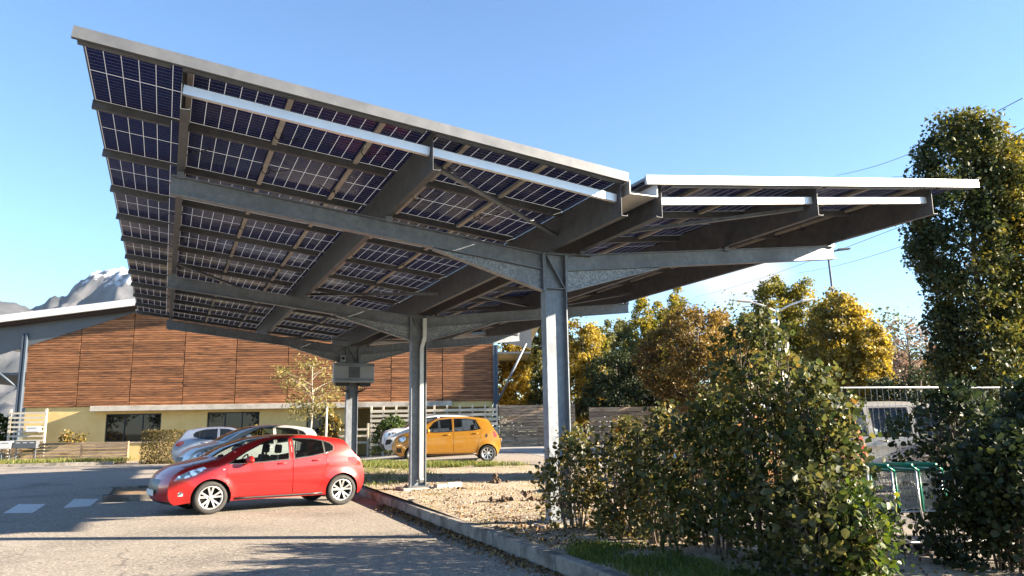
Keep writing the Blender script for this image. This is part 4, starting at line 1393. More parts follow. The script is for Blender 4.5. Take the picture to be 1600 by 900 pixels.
def leaves(name, C, size, m, tone, parent=None, shape='diamond', axis=None, flat=.5, aspect=.6, kind=None, fold=.18):
    """one mesh of many leaves: C (n,3) centres, size (n,), tone (n,)"""
    n = len(C)
    d = RNG.normal(size=(n, 3))
    if axis is not None: d = d * .5 + axis
    d /= np.linalg.norm(d, axis=1, keepdims=True) + 1e-9
    nr = RNG.normal(size=(n, 3)); nr[:, 2] += flat * 2
    s = np.cross(d, nr); s /= np.linalg.norm(s, axis=1, keepdims=True) + 1e-9
    u = np.cross(s, d)
    sz = np.asarray(size)[:, None]
    if shape == 'diamond':
        V = np.stack([C - d * sz * .5, C + s * sz * aspect * .5 + u * sz * fold * .5, C + d * sz * .5, C - s * sz * aspect * .5 + u * sz * fold * .5], 1)
        F = np.arange(n * 4).reshape(n, 4)
        nv = 4; fpl = 1
    else:
        a = aspect
        V = np.stack([C - d * sz * .5, C + d * sz * .5, C - d * sz * .22 + s * sz * a * .5 + u * sz * fold * .4, C + d * sz * .18 + s * sz * a * .42 + u * sz * fold * .5,
                      C - d * sz * .22 - s * sz * a * .5 + u * sz * fold * .4, C + d * sz * .18 - s * sz * a * .42 + u * sz * fold * .5], 1)
        base = (np.arange(n) * 6)[:, None]
        F = np.concatenate([base + np.array([0, 2, 3, 1]), base + np.array([0, 1, 5, 4])], 1).reshape(-1, 4)
        nv = 6; fpl = 2
    me = bpy.data.meshes.new(name)
    nf = len(F)
    me.vertices.add(n * nv); me.loops.add(nf * 4); me.polygons.add(nf)
    me.vertices.foreach_set('co', V.reshape(-1).astype(np.float32))
    me.loops.foreach_set('vertex_index', F.reshape(-1).astype(np.int32))
    me.polygons.foreach_set('loop_start', (np.arange(nf) * 4).astype(np.int32))
    at_ = me.attributes.new('tone', 'FLOAT', 'FACE')
    at_.data.foreach_set('value', np.repeat(np.asarray(tone, np.float32), fpl))
    me.materials.append(m)
    me.update(calc_edges=True)
    o = bpy.data.objects.new(name, me)
    link(o, parent)
    if kind: o['kind'] = kind
    return o

BARK = mat('bark', (.085, .065, .048), .9, c2=(.16, .13, .10), scale=7, stretch=(3, 3, .6), bump=.01)
BARK_PALE = mat('pale_bark', (.32, .28, .22), .85, c2=(.46, .42, .35), scale=8, stretch=(2, 2, .7), bump=.006)
ENV = {'round': lambda t: np.sqrt(np.clip(1 - (2 * t - 1) ** 2, 0, 1)),
       'poplar': lambda t: np.clip(np.sin(np.pi * np.clip(t, 0, 1) ** .78), 0, 1) ** .6,
       'column': lambda t: np.clip(1 - np.abs(2 * t - 1) ** 5, 0, 1) ** .5 * (1 - .25 * t),
       'bush': lambda t: np.sqrt(np.clip(1 - (np.clip(t, .25, 1) * 1.33 - .33) ** 2.2, 0, 1)) }

def tree(name, label, cat, base, top, z0, rad, env, m, n, leaf, group=None, clump=.16, nclump=90, trunk=.12, bark=None, hollow=.45, tone_top=0.0, sun_tone=0.0, gaps=.0, shape='diamond', limbs=26, lean=(0, 0), rady=None, aspect=.6):
    """trunk with limbs and a crown of separate leaves inside an uneven envelope"""
    bx, by = base
    gz = ground_z(bx, by) if len(base) == 2 else base[2]
    t_ = empty(name, (bx, by, gz), random.uniform(0, 6.28) * 0, label, cat, group)
    H = top - gz
    h0 = z0 - gz
    ph = RNG.uniform(0, 6.28, 4); am = RNG.uniform(.08, .20, 4)
    cl = []
    while len(cl) < nclump:
        t = RNG.uniform(0, 1)
        r = float(ENV[env](np.array(t)))
        if RNG.uniform() > r ** 1.2 + .06: continue
        a = RNG.uniform(0, 2 * np.pi)
        rr = r * (1 + am[0] * np.sin(2 * a + ph[0]) + am[1] * np.sin(3 * a + ph[1] + 3 * t) + am[2] * np.sin(9 * t + ph[2]))
        rho = rr * (hollow + (1 - hollow) * RNG.uniform() ** .6) * rad
        if RNG.uniform() < gaps and np.sin(5 * a + ph[3] + 7 * t) > .2: continue
        z = h0 + (H - h0) * (.02 + .94 * t)
        cl.append((rho * np.cos(a) + lean[0] * t, rho * np.sin(a) * ((rady or rad) / rad) + lean[1] * t, z, a, t))
    cl = np.array(cl)
    k = n // nclump
    cr_ = rad * clump * RNG.uniform(.6, 1.35, size=nclump) + leaf * .6
    C = cl[:, None, :3] + np.clip(RNG.normal(size=(nclump, k, 3)), -1.7, 1.7) * cr_[:, None, None] * np.array([1, 1, .8]) * .62
    tn = RNG.uniform(0, 1, size=(nclump, 1)) * .62 + RNG.uniform(0, 1, size=(nclump, k)) * .38
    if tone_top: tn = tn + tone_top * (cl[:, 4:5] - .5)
    if sun_tone: tn = tn + sun_tone * (cl[:, 0:1] * SUN_H.x + cl[:, 1:2] * SUN_H.y) / rad  # paints the sunlit and shaded sides of the crown into leaf colour
    C = C.reshape(-1, 3); tn = np.clip(tn.reshape(-1), 0, 1)
    C[:, 2] = np.maximum(C[:, 2], .03)
    sz = leaf * RNG.uniform(.6, 1.35, size=len(C))
    leaves('crown', C, sz, m, tn, t_, shape=shape, aspect=aspect, kind=None)
    b = MB()
    zt = h0 + (H - h0) * .82
    nseg = 6
    pts = [(lean[0] * (i / nseg) * .7 + random.uniform(-.03, .03) * rad, lean[1] * (i / nseg) * .7 + random.uniform(-.03, .03) * rad, -.05 + (zt + .05) * i / nseg) for i in range(nseg + 1)]
    pts[0] = (0, 0, -.08)
    b.tube(pts, [trunk * (1 - .82 * i / nseg) for i in range(nseg + 1)], 8)
    for i in RNG.choice(nclump, size=min(limbs, nclump), replace=False):
        x, y, z = cl[i, :3]
        zs = max(min(z - .25 * math.hypot(x, y) - .15 * H * .3, zt * .96), h0 * .5)
        f = zs / max(zt, .01)
        p0 = Vector((lean[0] * f * .7, lean[1] * f * .7, zs))
        p1 = Vector((x, y, z))
        md = p0.lerp(p1, .5) + Vector((random.uniform(-.06, .06), random.uniform(-.06, .06), .05)) * rad
        r0 = max(trunk * (1 - .8 * f) * .45, .006)
        b.tube([p0, md, p1], [r0, r0 * .6, r0 * .22], 5, cap=False)
    b.build('trunk', bark or BARK, t_)
    return t_

G = {}
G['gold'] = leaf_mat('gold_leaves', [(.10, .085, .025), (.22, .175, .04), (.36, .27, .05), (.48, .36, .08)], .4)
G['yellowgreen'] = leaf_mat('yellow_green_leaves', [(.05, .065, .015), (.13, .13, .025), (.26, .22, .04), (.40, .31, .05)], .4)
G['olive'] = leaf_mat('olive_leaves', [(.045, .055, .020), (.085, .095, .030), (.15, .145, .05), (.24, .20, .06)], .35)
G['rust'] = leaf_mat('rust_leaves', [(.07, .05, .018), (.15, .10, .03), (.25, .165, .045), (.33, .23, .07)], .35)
G['dark'] = leaf_mat('shade_dark_leaves', [(.012, .020, .010), (.022, .035, .014), (.035, .05, .018), (.06, .07, .02)], .25)  # deep shade of thickets and corner shrubs put into the leaf colours
G['oak'] = leaf_mat('oak_leaves', [(.022, .033, .012), (.040, .055, .018), (.070, .082, .024), (.15, .14, .03), (.32, .24, .035)], .3)
G['grey'] = leaf_mat('dry_leaves', [(.10, .08, .06), (.20, .15, .11), (.30, .20, .14), (.16, .13, .10)], .3)
G['hedge'] = leaf_mat('hedge_leaves', [(.022, .030, .011), (.042, .052, .016), (.072, .078, .025), (.11, .10, .034), (.17, .14, .045), (.25, .19, .05), (.24, .10, .03)], .38, .42)
G['hedge_green'] = leaf_mat('green_hedge_leaves', [(.016, .030, .010), (.030, .055, .014), (.05, .085, .018), (.10, .13, .02), (.24, .23, .03)], .38, .42)
G['hedge_mid'] = leaf_mat('olive_hedge_leaves', [(.020, .032, .011), (.038, .055, .016), (.066, .080, .024), (.11, .112, .034), (.18, .16, .048), (.17, .085, .026)], .38, .42)
G['grass'] = leaf_mat('grass_blades', [(.05, .085, .015), (.09, .14, .025), (.16, .18, .04), (.30, .25, .10)], .4)
G['litter'] = leaf_mat('leaf_litter', [(.05, .028, .014), (.14, .075, .03), (.26, .16, .07), (.35, .25, .10)], .1, .9)
G['sap'] = leaf_mat('sapling_leaves', [(.08, .085, .025), (.16, .15, .045), (.26, .22, .07), (.34, .28, .10)], .4)

def tr(u, vtop, vbot, w, depth, **kw):
    """size a tree that stands `depth` metres away from its height above eye level; u only names its bearing"""
    lat = (u - 800) / 1227 * depth * 1.01
    p = at(depth, lat)
    hz = 671 - (u - 800) * .016
    e = lambda v: 1.53 + depth * (hz - v) / 1227 * 1.045
    return dict(base=(p.x, p.y), top=e(vtop), z0=max(e(vbot), ground_z(p.x, p.y) + .15), rad=w / 1227 * depth / 2, **kw)

BGT = 'trees behind the car park'
GLD = 'golden yellow birch glowing in the sun right behind the near carport column'
for (lab, a) in [
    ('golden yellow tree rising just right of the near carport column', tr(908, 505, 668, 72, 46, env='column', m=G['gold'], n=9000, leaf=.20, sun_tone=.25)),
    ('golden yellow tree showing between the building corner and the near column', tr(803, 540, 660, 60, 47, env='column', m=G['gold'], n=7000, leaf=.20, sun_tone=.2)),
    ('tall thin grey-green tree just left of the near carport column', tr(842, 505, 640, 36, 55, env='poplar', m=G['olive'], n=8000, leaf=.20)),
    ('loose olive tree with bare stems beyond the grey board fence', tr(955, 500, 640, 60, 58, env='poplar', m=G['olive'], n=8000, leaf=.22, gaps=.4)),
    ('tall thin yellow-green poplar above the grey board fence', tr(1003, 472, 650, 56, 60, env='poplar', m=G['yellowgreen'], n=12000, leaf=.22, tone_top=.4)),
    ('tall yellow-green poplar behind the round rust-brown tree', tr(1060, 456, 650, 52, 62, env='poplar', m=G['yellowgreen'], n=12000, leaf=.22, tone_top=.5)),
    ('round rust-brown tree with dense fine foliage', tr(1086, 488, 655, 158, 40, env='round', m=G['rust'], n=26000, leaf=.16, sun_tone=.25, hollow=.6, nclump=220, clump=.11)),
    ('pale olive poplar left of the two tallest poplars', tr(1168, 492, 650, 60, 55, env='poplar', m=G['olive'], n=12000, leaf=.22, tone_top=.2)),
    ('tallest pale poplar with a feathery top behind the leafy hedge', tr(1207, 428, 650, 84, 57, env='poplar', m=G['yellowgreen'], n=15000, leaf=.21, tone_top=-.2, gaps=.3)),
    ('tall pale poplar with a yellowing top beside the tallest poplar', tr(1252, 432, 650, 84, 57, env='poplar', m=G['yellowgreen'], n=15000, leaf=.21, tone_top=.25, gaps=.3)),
    ('large yellow-orange tree with shade painted into its left side', tr(1308, 462, 640, 92, 33, env='round', m=G['gold'], n=13000, leaf=.17, sun_tone=.45, nclump=140)),
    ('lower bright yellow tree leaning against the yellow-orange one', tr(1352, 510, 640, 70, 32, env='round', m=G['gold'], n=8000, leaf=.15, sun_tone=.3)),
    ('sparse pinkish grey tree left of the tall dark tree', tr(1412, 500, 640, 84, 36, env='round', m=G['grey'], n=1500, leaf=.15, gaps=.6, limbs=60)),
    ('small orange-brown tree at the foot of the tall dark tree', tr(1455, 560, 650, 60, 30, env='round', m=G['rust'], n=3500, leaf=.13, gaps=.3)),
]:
    tree('background_tree', lab, 'tree', group=BGT, **a)
for k, (u, vt, w, d_, m_) in enumerate([(925, 515, 50, 56, 'yellowgreen'), (975, 492, 54, 64, 'olive'), (1030, 476, 58, 66, 'yellowgreen'), (1125, 500, 60, 60, 'olive'), (1150, 515, 54, 52, 'yellowgreen'), (1185, 505, 56, 50, 'olive'), (1230, 480, 62, 60, 'olive'), (1275, 500, 56, 55, 'yellowgreen'), (1370, 545, 60, 48, 'olive'), (1395, 560, 70, 44, 'grey')]):
    tree('background_tree', ('slim yellow-green tree by the golden one', 'olive tree left of the thin yellow-green poplar', 'yellow-green tree between the two thin poplars', 'olive tree peeping over the round rust tree', 'yellow-green tree at the edge of the round rust tree', 'olive tree between the rust tree and the tallest poplar', 'dense olive tree filling in below the two tallest poplars', 'yellow-green tree left of the yellow-orange tree', 'olive tree behind the lower bright yellow tree', 'dry grey tree behind the sparse pinkish one')[k], 'tree', group=BGT, **tr(u, vt, 660, w, d_, env='poplar' if k % 3 else 'round', m=G[m_], n=11000, leaf=.23, tone_top=.2, nclump=130, limbs=30))
for (lab, a) in [
    ('thicket with deep shade painted in its leaves below the loose olive tree', tr(960, 556, 662, 120, 44, env='bush', m=G['dark'], n=12000, leaf=.17, hollow=.75)),
    ('thicket with deep shade painted in its leaves left of the golden tree', tr(846, 590, 665, 50, 45, env='bush', m=G['dark'], n=5000, leaf=.16, hollow=.7)),
    ('thicket with shade painted in its dark leaves behind the wire mesh fence panels', tr(1425, 585, 668, 150, 28, env='bush', m=G['dark'], n=9000, leaf=.13, hollow=.7)),
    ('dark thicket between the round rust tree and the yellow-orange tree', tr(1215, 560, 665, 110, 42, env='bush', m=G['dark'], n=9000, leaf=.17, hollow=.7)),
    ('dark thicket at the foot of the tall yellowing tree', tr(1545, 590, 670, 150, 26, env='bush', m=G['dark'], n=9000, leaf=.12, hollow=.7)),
]:
    tree('thicket', lab, 'bush', group='dark bushes behind the car park', **a)
# the wooded backdrop that reads as one mass
Cb, tb = [], []
for i in range(900):
    lat = RNG.uniform(-2, 66); dep = RNG.uniform(72, 92)
    zt = 10.2 + 1.8 * math.sin(lat * .35) + 1.8 * math.sin(lat * .9 + 1) + RNG.uniform(-2, 1.2)
    zc = RNG.uniform(.5, max(2, zt))
    p = at(dep, lat, zc)
    Cb.append(np.array(p)[None] + np.clip(RNG.normal(size=(46, 3)), -1.6, 1.6) * np.array([.95, .95, .8]))
    tb.append(np.clip(RNG.uniform(0, .7) + RNG.uniform(-.3, .3, 46), 0, 1))
Cb = np.concatenate(Cb); tb = np.concatenate(tb)
Cb[:, 2] = np.maximum(Cb[:, 2], .2)
wd = leaves('far_wood', Cb, .42 * RNG.uniform(.6, 1.3, len(Cb)), G['olive'], tb)
tag(wd, 'olive strip of far woodland closing the view behind the trees', 'woodland', kind='stuff')

# tall fastigiate oak pair on the right
tree('columnar_oak', 'tall dense columnar oak with yellowing leaves painted brighter on the sunlit side behind the wire fence', 'tree', **tr(1534, 168, 640, 196, 19.8, env='column', m=G['oak'], n=56000, leaf=.115, sun_tone=.30, nclump=560, clump=.12, hollow=.55, trunk=.16))
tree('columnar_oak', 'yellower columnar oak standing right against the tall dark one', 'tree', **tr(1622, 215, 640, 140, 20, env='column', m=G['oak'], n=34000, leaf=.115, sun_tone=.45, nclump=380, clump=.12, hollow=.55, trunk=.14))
# unseen trees added behind the camera to block low skylight
for k, (d_, l_, h, r_) in enumerate(((-16, -26, 9, 3.2), (-19, -17, 8, 3.0), (-21, -8, 9.5, 3.3), (-8, -34, 9, 3.4), (4, -38, 8.5, 3.2))):
    p = at(d_, l_)
    tree('skylight_blocker_tree', ('broad olive tree', 'lower rounded olive tree', 'tall olive tree', 'spreading olive tree', 'dense olive tree')[k] + ' added out of view to block low skylight', 'tree', base=(p.x, p.y), top=h, z0=1.6, rad=r_, env='round', m=G['olive'], n=3200, leaf=.42, nclump=100, clump=.2, trunk=.18, group='unseen trees added against low skylight')

# ------------------------------------------------------------------ the leafy hedge in front
leaf_me = {}
def single_leaf(mname, tone):
    key = (mname, round(tone, 1))
    if key not in leaf_me:
        o = leaves('leaf', np.zeros((1, 3)), np.ones(1), G[mname], np.array([tone]), shape='leaf', aspect=.78)
        leaf_me[key] = o.data
        bpy.data.objects.remove(o)
    return leaf_me[key]

def shrub(label, x, y, z0, h, rx, ry, mname, n, leaf, group, single=110, stems=14, low=.12, gapm=.0, name='hedge_shrub', cat='shrub', tone=(0, 1), dens_top=.0):
    t_ = empty(name, (x, y, z0), 0, label, cat, group)
    nc = max(24, n // 26)
    cl = []
    ph = RNG.uniform(0, 6.28, 3)
    while len(cl) < nc:
        t = RNG.uniform(0, 1) ** (1 - dens_top)
        r = float(ENV['bush'](np.array(t))) * (1 + .16 * np.sin(9 * t + ph[0]))
        a = RNG.uniform(0, 6.283)
        r *= 1 + .2 * np.sin(3 * a + ph[1])
        rho = r * (.35 + .65 * RNG.uniform() ** .55)
        cl.append((rho * rx * np.cos(a), rho * ry * np.sin(a), h * (low + (1 - low) * t)))
    cl = np.array(cl)
    k = n // nc
    C = (cl[:, None] + np.clip(RNG.normal(size=(nc, k, 3)), -1.9, 1.9) * np.array([.085, .085, .10])).reshape(-1, 3)
    C[:, 2] = np.maximum(C[:, 2], .05)
    tn = np.clip(tone[0] + (tone[1] - tone[0]) * (RNG.uniform(0, 1, (nc, 1)) * .5 + RNG.uniform(0, 1, (nc, k)) ** 1.4 * .5).reshape(-1), 0, 1)
    sz = leaf * RNG.uniform(.4, 1.55, len(C)) ** 1.1
    if single:
        W_ = C + np.array([x, y, z0])
        dcam = np.linalg.norm(W_ - np.array(CAM), axis=1) / sz
        o_ = np.argsort(dcam)[:single]
        keep = np.ones(len(C), bool); keep[o_] = False
        for i in o_:
            me = single_leaf(mname, float(tn[i]))
            M = Matrix.Translation(Vector(C[i])) @ Matrix(np.array(Matrix.Rotation(random.uniform(0, 6.28), 3, 'Z') @ Matrix.Rotation(random.uniform(-1.0, 1.0), 3, 'X') @ Matrix.Rotation(random.uniform(-.8, .8), 3, 'Y')).tolist()).to_4x4() @ Matrix.Scale(float(sz[i]), 4)
            inst('leaf', me, t_, M)
        C, tn, sz = C[keep], tn[keep], sz[keep]
    leaves('foliage', C, sz, G[mname], tn, t_, shape='leaf', aspect=.78, kind='stuff' if single else None)
    b = MB()
    for i in range(stems):
        a = 6.28 * i / stems + random.uniform(-.3, .3)
        q = random.uniform(.2, .75)
        hh_ = h * random.uniform(.7, .97)
        p0 = Vector((rx * .25 * math.cos(a), ry * .25 * math.sin(a), -.05))
        p2 = Vector((rx * q * math.cos(a), ry * q * math.sin(a), hh_))
        p1 = p0.lerp(p2, .5) + Vector((random.uniform(-.08, .08), random.uniform(-.08, .08), 0))
        r0 = random.uniform(.009, .019)
        b.tube([p0, p1, p2], [r0, r0 * .75, r0 * .3], 5, cap=False)
        for k_ in range(7):
            f = random.uniform(.25, .9)
            s0 = p0.lerp(p2, f)
            e = s0 + Vector((random.uniform(-.35, .35) * rx, random.uniform(-.35, .35) * ry, random.uniform(.05, .3)))
            b.tube([s0, e], [r0 * .45, r0 * .15], 4, cap=False)
    b.build('stem', BARK, t_)['kind'] = 'stuff'
    return t_

HG = 'shrubs of the front hedge'
shrub('thin outer end shrub of the hedge against the near carport column', -.20, -.80, .17, 1.22, .46, .46, 'hedge', 1500, .058, HG, single=110)
shrub('olive hedge shrub second from the near carport column', .12, -1.6, .17, 1.32, .48, .54, 'hedge', 2900, .056, HG)
shrub('olive hedge shrub with yellowing tips, third from the near carport column', .10, -2.5, .17, 1.46, .50, .56, 'hedge', 3600, .056, HG)
shrub('tall green hedge shrub where the hedge rises, fourth from the near column', .18, -3.35, .17, 1.66, .52, .54, 'hedge_mid', 4200, .055, HG)
shrub('tallest dark green hedge shrub above the round rust tree and weeds', .24, -4.12, .16, 2.40, .50, .50, 'hedge_mid', 5600, .053, HG)
shrub('tall hedge shrub next to the tallest one towards the trolleys', .36, -4.75, .16, 1.78, .42, .42, 'hedge_mid', 4200, .053, HG)
shrub('yellow-green hedge shrub at the gap with the trolleys', .14, -5.30, .16, .72, .28, .34, 'hedge_green', 1800, .050, HG, tone=(.15, 1))
shrub('low dark hedge shrub in the shade at the foot of the hedge', -.10, -5.0, .16, .85, .42, .5, 'hedge', 1600, .06, HG, single=60, tone=(0, .7))
DG = 'dark shrubs right of the trolleys'
shrub('shrub with shade painted in its dark leaves right of the shopping trolleys', 2.0, -5.35, .05, 1.35, .55, .58, 'dark', 6000, .058, DG, tone=(.1, 1))
shrub('taller shrub with shade painted in its dark leaves in the corner beyond the trolleys', 2.95, -5.35, .05, 1.85, .75, .75, 'dark', 7500, .060, DG, tone=(.1, 1))
shrub('shrub with shade painted in its dark leaves pressed against the wire mesh fence', 4.2, -3.3, .03, 1.9, .85, .8, 'dark', 6500, .066, DG, tone=(.1, 1), single=60)
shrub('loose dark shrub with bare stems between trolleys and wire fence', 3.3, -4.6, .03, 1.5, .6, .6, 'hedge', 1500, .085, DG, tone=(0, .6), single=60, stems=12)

# ------------------------------------------------------------------ planting by the building
def fpt(s, off): 
    p = FP(s, off, 0)
    return p.x, p.y
SG_ = 'planting along the timber building'
def bshrub(lab, s, off, h, r_, m, n, leaf, **kw):
    x, y = fpt(s, off)
    return shrub(lab, x, y, ground_z(x, y) + kw.pop('dz', .0), h, r_, r_, m, n, leaf, SG_, single=0, stems=7, **kw)
G['box'] = leaf_mat('clipped_hedge_leaves', [(.03, .035, .012), (.07, .065, .02), (.13, .095, .03), (.20, .14, .06)], .3)
# clipped box hedge: leaves on a block
hb_ = empty('clipped_hedge', (-5.2, 29.6, .2), 0, 'square clipped hedge block between the low board fence and the silver car', 'hedge')
bx_ = []
for k in range(9000):
    f = RNG.integers(0, 3)
    p = RNG.uniform(-1, 1, 3)
    if RNG.uniform() < .75: p[f] = np.sign(p[f]) * RNG.uniform(.9, 1.02)
    bx_.append(p)
bx_ = np.array(bx_)
bx_ = np.array([.72, .9, .73]) * bx_ + RNG.normal(size=bx_.shape) * .02 + np.array([0, 0, .75])
bx_[:, 2] = np.maximum(bx_[:, 2], .02)
leaves('foliage', bx_, .07 * RNG.uniform(.6, 1.3, len(bx_)), G['box'], RNG.uniform(0, 1, len(bx_)), hb_)
b = MB()
for i in range(8): b.tube([(random.uniform(-.5, .5), random.uniform(-.6, .6), -.05), (random.uniform(-.6, .6), random.uniform(-.7, .7), 1.2)], [.02, .006], 5)
b.build('stem', BARK, hb_)['kind'] = 'stuff'
hb_.rotation_euler.z = math.atan2(FD.y, FD.x)
bshrub('yellowing shrub growing under the second workshop window', 8.6, 1.2, 1.5, .75, 'hedge', 1500, .12, tone=(.3, 1))
bshrub('reddish upright shrub by the workshop door', 12.2, 1.4, 2.3, .55, 'hedge', 1300, .12, tone=(.45, 1), low=.35)
bshrub('rounded green shrub in front of the pale slat fence', 15.5, 3.2, 1.75, .85, 'hedge_green', 2600, .10)
bshrub('flowering low plant on top of the low board fence', -.1, 1.9, .45, .6, 'hedge', 500, .10, tone=(.4, 1), dz=1.0)
bshrub('small green bush at the far corner of the slat screen', S0 - 1.6, -1.0, 2.3, 1.0, 'hedge_green', 2200, .14)
p = at(33, -8.4)
tree('sapling', 'young staked tree with thin yellow-green leaves before the workshop', 'tree', base=(p.x, p.y), top=4.75, z0=2.1, rad=1.35, env='round', m=G['sap'], n=1500, leaf=.17, nclump=60, clump=.22, trunk=.055, bark=BARK_PALE, gaps=.3, limbs=34, aspect=.35)
st_ = empty('stake', at(32.8, -7.75, ground_z(*at(32.8, -7.75)[:2])), label='pale timber stake beside the young tree', cat='stake')
MB().tube([(0, 0, -.1), (0.02, 0, 2.35)], .045, 8).build('pole', MT['wood_pale'], st_)
MB().tube([(0.02, 0, 1.9), (-.5, -.1, 1.95)], .012, 6).build('tie', MT['black_plastic'], st_)

# ------------------------------------------------------------------ grass, weeds, litter, stones
def blades(name, poly, n, h, m, zf, label, tone=(0, 1), cat='grass', wide=.10):
    xs = [p[0] for p in poly]; ys = [p[1] for p in poly]
    P = []
    while len(P) < n:
        x, y = RNG.uniform(min(xs), max(xs)), RNG.uniform(min(ys), max(ys))
        d = math.sin(x * 5.1 + 1.3 * math.sin(y * 3.7)) + math.sin(y * 6.3 + 2.1 * math.sin(x * 2.9))
        if inpoly(x, y, poly) and RNG.uniform() < .55 + .3 * d: P.append((x, y, zf(x, y)))
    P = np.array(P)
    hh_ = h * RNG.uniform(.4, 1.4, n)
    P[:, 2] += hh_ * .42
    ax = np.zeros((n, 3)); ax[:, 2] = 1.3
    o = leaves(name, P, hh_, m, np.clip(tone[0] + (tone[1] - tone[0]) * RNG.uniform(0, 1, n), 0, 1), axis=ax, aspect=wide, fold=.05)
    return tag(o, label, cat, kind='stuff')
iz = lambda x, y: ground_z(x, y) + isl_z(x, y) - .01
blades('grass', [(-1.2, -2.2), (-.75, -1.9), (-.25, -2.6), (-.3, -6.5), (-1.28, -6.5)], 11000, .085, G['grass'], iz, 'lush green grass between the kerb and the hedge', tone=(0, .75))
blades('grass', [(.9, 13.6), (4.6, 12.2), (5.3, 12.3), (3.8, 14.1), (1.1, 17.2), (-.4, 17.2)], 9000, .15, G['grass'], iz, 'patchy yellowing grass strip between the bare dirt and the far road', tone=(.1, 1))
blades('grass', [(-.85, 8.0), (1.5, 9.5), (2.0, 13.5), (-.5, 14.5), (-.75, 10)], 2600, .11, G['grass'], iz, 'thin dry grass tufts on the dirt by the middle column', tone=(.3, 1))
blades('grass', [(p.x, p.y) for p in vp], 4500, .22, G['grass'], lambda x, y: ground_z(x, y) + .08, 'yellow-green weeds along the low board fence', tone=(.15, 1))
for (x, y, h, wl) in ((-.50, -2.0, .42, 'pale flowering weed at the outer end of the grass by the kerb'), (-.42, -2.35, .34, 'thin dry weed next to the pale flowering one'), (-.35, -3.1, .5, 'tallest dry weed stalk before the hedge'), (-.30, -3.3, .42, 'dry weed stalk leaning on the tallest weed'), (-.9, -2.2, .2, 'tiny weed on the edge of the kerb')):
    w_ = empty('weed', (x, y, iz(x, y)), 0, wl, 'weed', 'weeds along the kerb')
    b = MB()
    C = []
    for k in range(5):
        e = Vector((random.uniform(-.09, .09), random.uniform(-.09, .09), h * random.uniform(.7, 1)))
        b.tube([(0, 0, -.03), e * .5 + Vector((.01, 0, .02)), e], [.005, .004, .002], 5, cap=False)
        for q in range(16): C.append(np.array(e) * random.uniform(.55, 1.02) + RNG.normal(size=3) * .018)
    b.build('stalk', G['grass'], w_)['kind'] = 'stuff'
    C = np.array(C)
    leaves('seed_head', C, .03 * np.ones(len(C)), G['sap'], RNG.uniform(0, 1, len(C)), w_, kind='stuff')
# leaf litter and gravel
P = []
while len(P) < 5200:
    x, y = RNG.uniform(-1.25, 1.7), RNG.uniform(-6.5, 9)
    if x < kerb_x(y) + .2: continue
    if RNG.uniform() < .18 + .82 * math.exp(-((y + .6) / 2.2) ** 2): P.append((x, y, iz(x, y) + .02))
P2 = []
while len(P2) < 2200:
    y = RNG.uniform(-4.5, 6)
    P2.append((kerb_x(y) - abs(RNG.normal()) * .16 - .01, y, .012))
P = np.array(P + P2)
lt = leaves('leaf_litter', P, .055 * RNG.uniform(.4, 1.3, len(P)), G['litter'], RNG.uniform(0, 1, len(P)), flat=2.5)
tag(lt, 'fallen brown leaves scattered along the kerb and under the hedge', 'leaves', kind='stuff')
def stones(name, label, pts, sizes, m):
    b = MB()
    for (x, y, z), s in zip(pts, sizes):
        v = [Vector(RNG.normal(size=3)).normalized() * s * random.uniform(.7, 1.1) for _ in range(0)]
        a, c, e = s * random.uniform(.7, 1.2), s * random.uniform(.5, .9), s * random.uniform(.35, .6)
        r_ = random.uniform(0, 3.1)
        co, si = math.cos(r_), math.sin(r_)
        vs = [(a, 0, 0), (0, c, 0), (-a, 0, 0), (0, -c, 0), (a * .2, c * .1, e), (0, 0, -e)]
        b.add([(x + p[0] * co - p[1] * si, y + p[0] * si + p[1] * co, z + p[2]) for p in vs], [(0, 1, 4), (1, 2, 4), (2, 3, 4), (3, 0, 4), (1, 0, 5), (2, 1, 5), (3, 2, 5), (0, 3, 5)])
    o = b.build(name, m)
    return tag(o, label, 'gravel', kind='stuff')
pts, sz = [], []
while len(pts) < 5200:
    x, y = random.uniform(-1.1, 5.0), random.uniform(-2.5, 14)
    if not inpoly(x, y, island_poly) or x < kerb_x(y) + .2: continue
    pts.append((x, y, iz(x, y) + .012)); sz.append(random.choice((.012, .015, .02, .03)) * random.uniform(.7, 1.3))
stones('gravel', 'pale gravel strewn over the bare dirt around the columns', pts, sz, mat('gravel', (.34, .29, .22), .9, c2=(.52, .47, .39), scale=3))
pts, sz = [], []
for k in range(3000):
    x, y = random.uniform(-9, -1.4), random.uniform(-3.5, 8)
    pts.append((x, y, .003)); sz.append(random.uniform(.005, .012))
stones('gravel', 'loose grit scattered on the sunlit asphalt', pts, sz, mat('grit', (.24, .22, .19), .9, c2=(.40, .37, .32), scale=5))
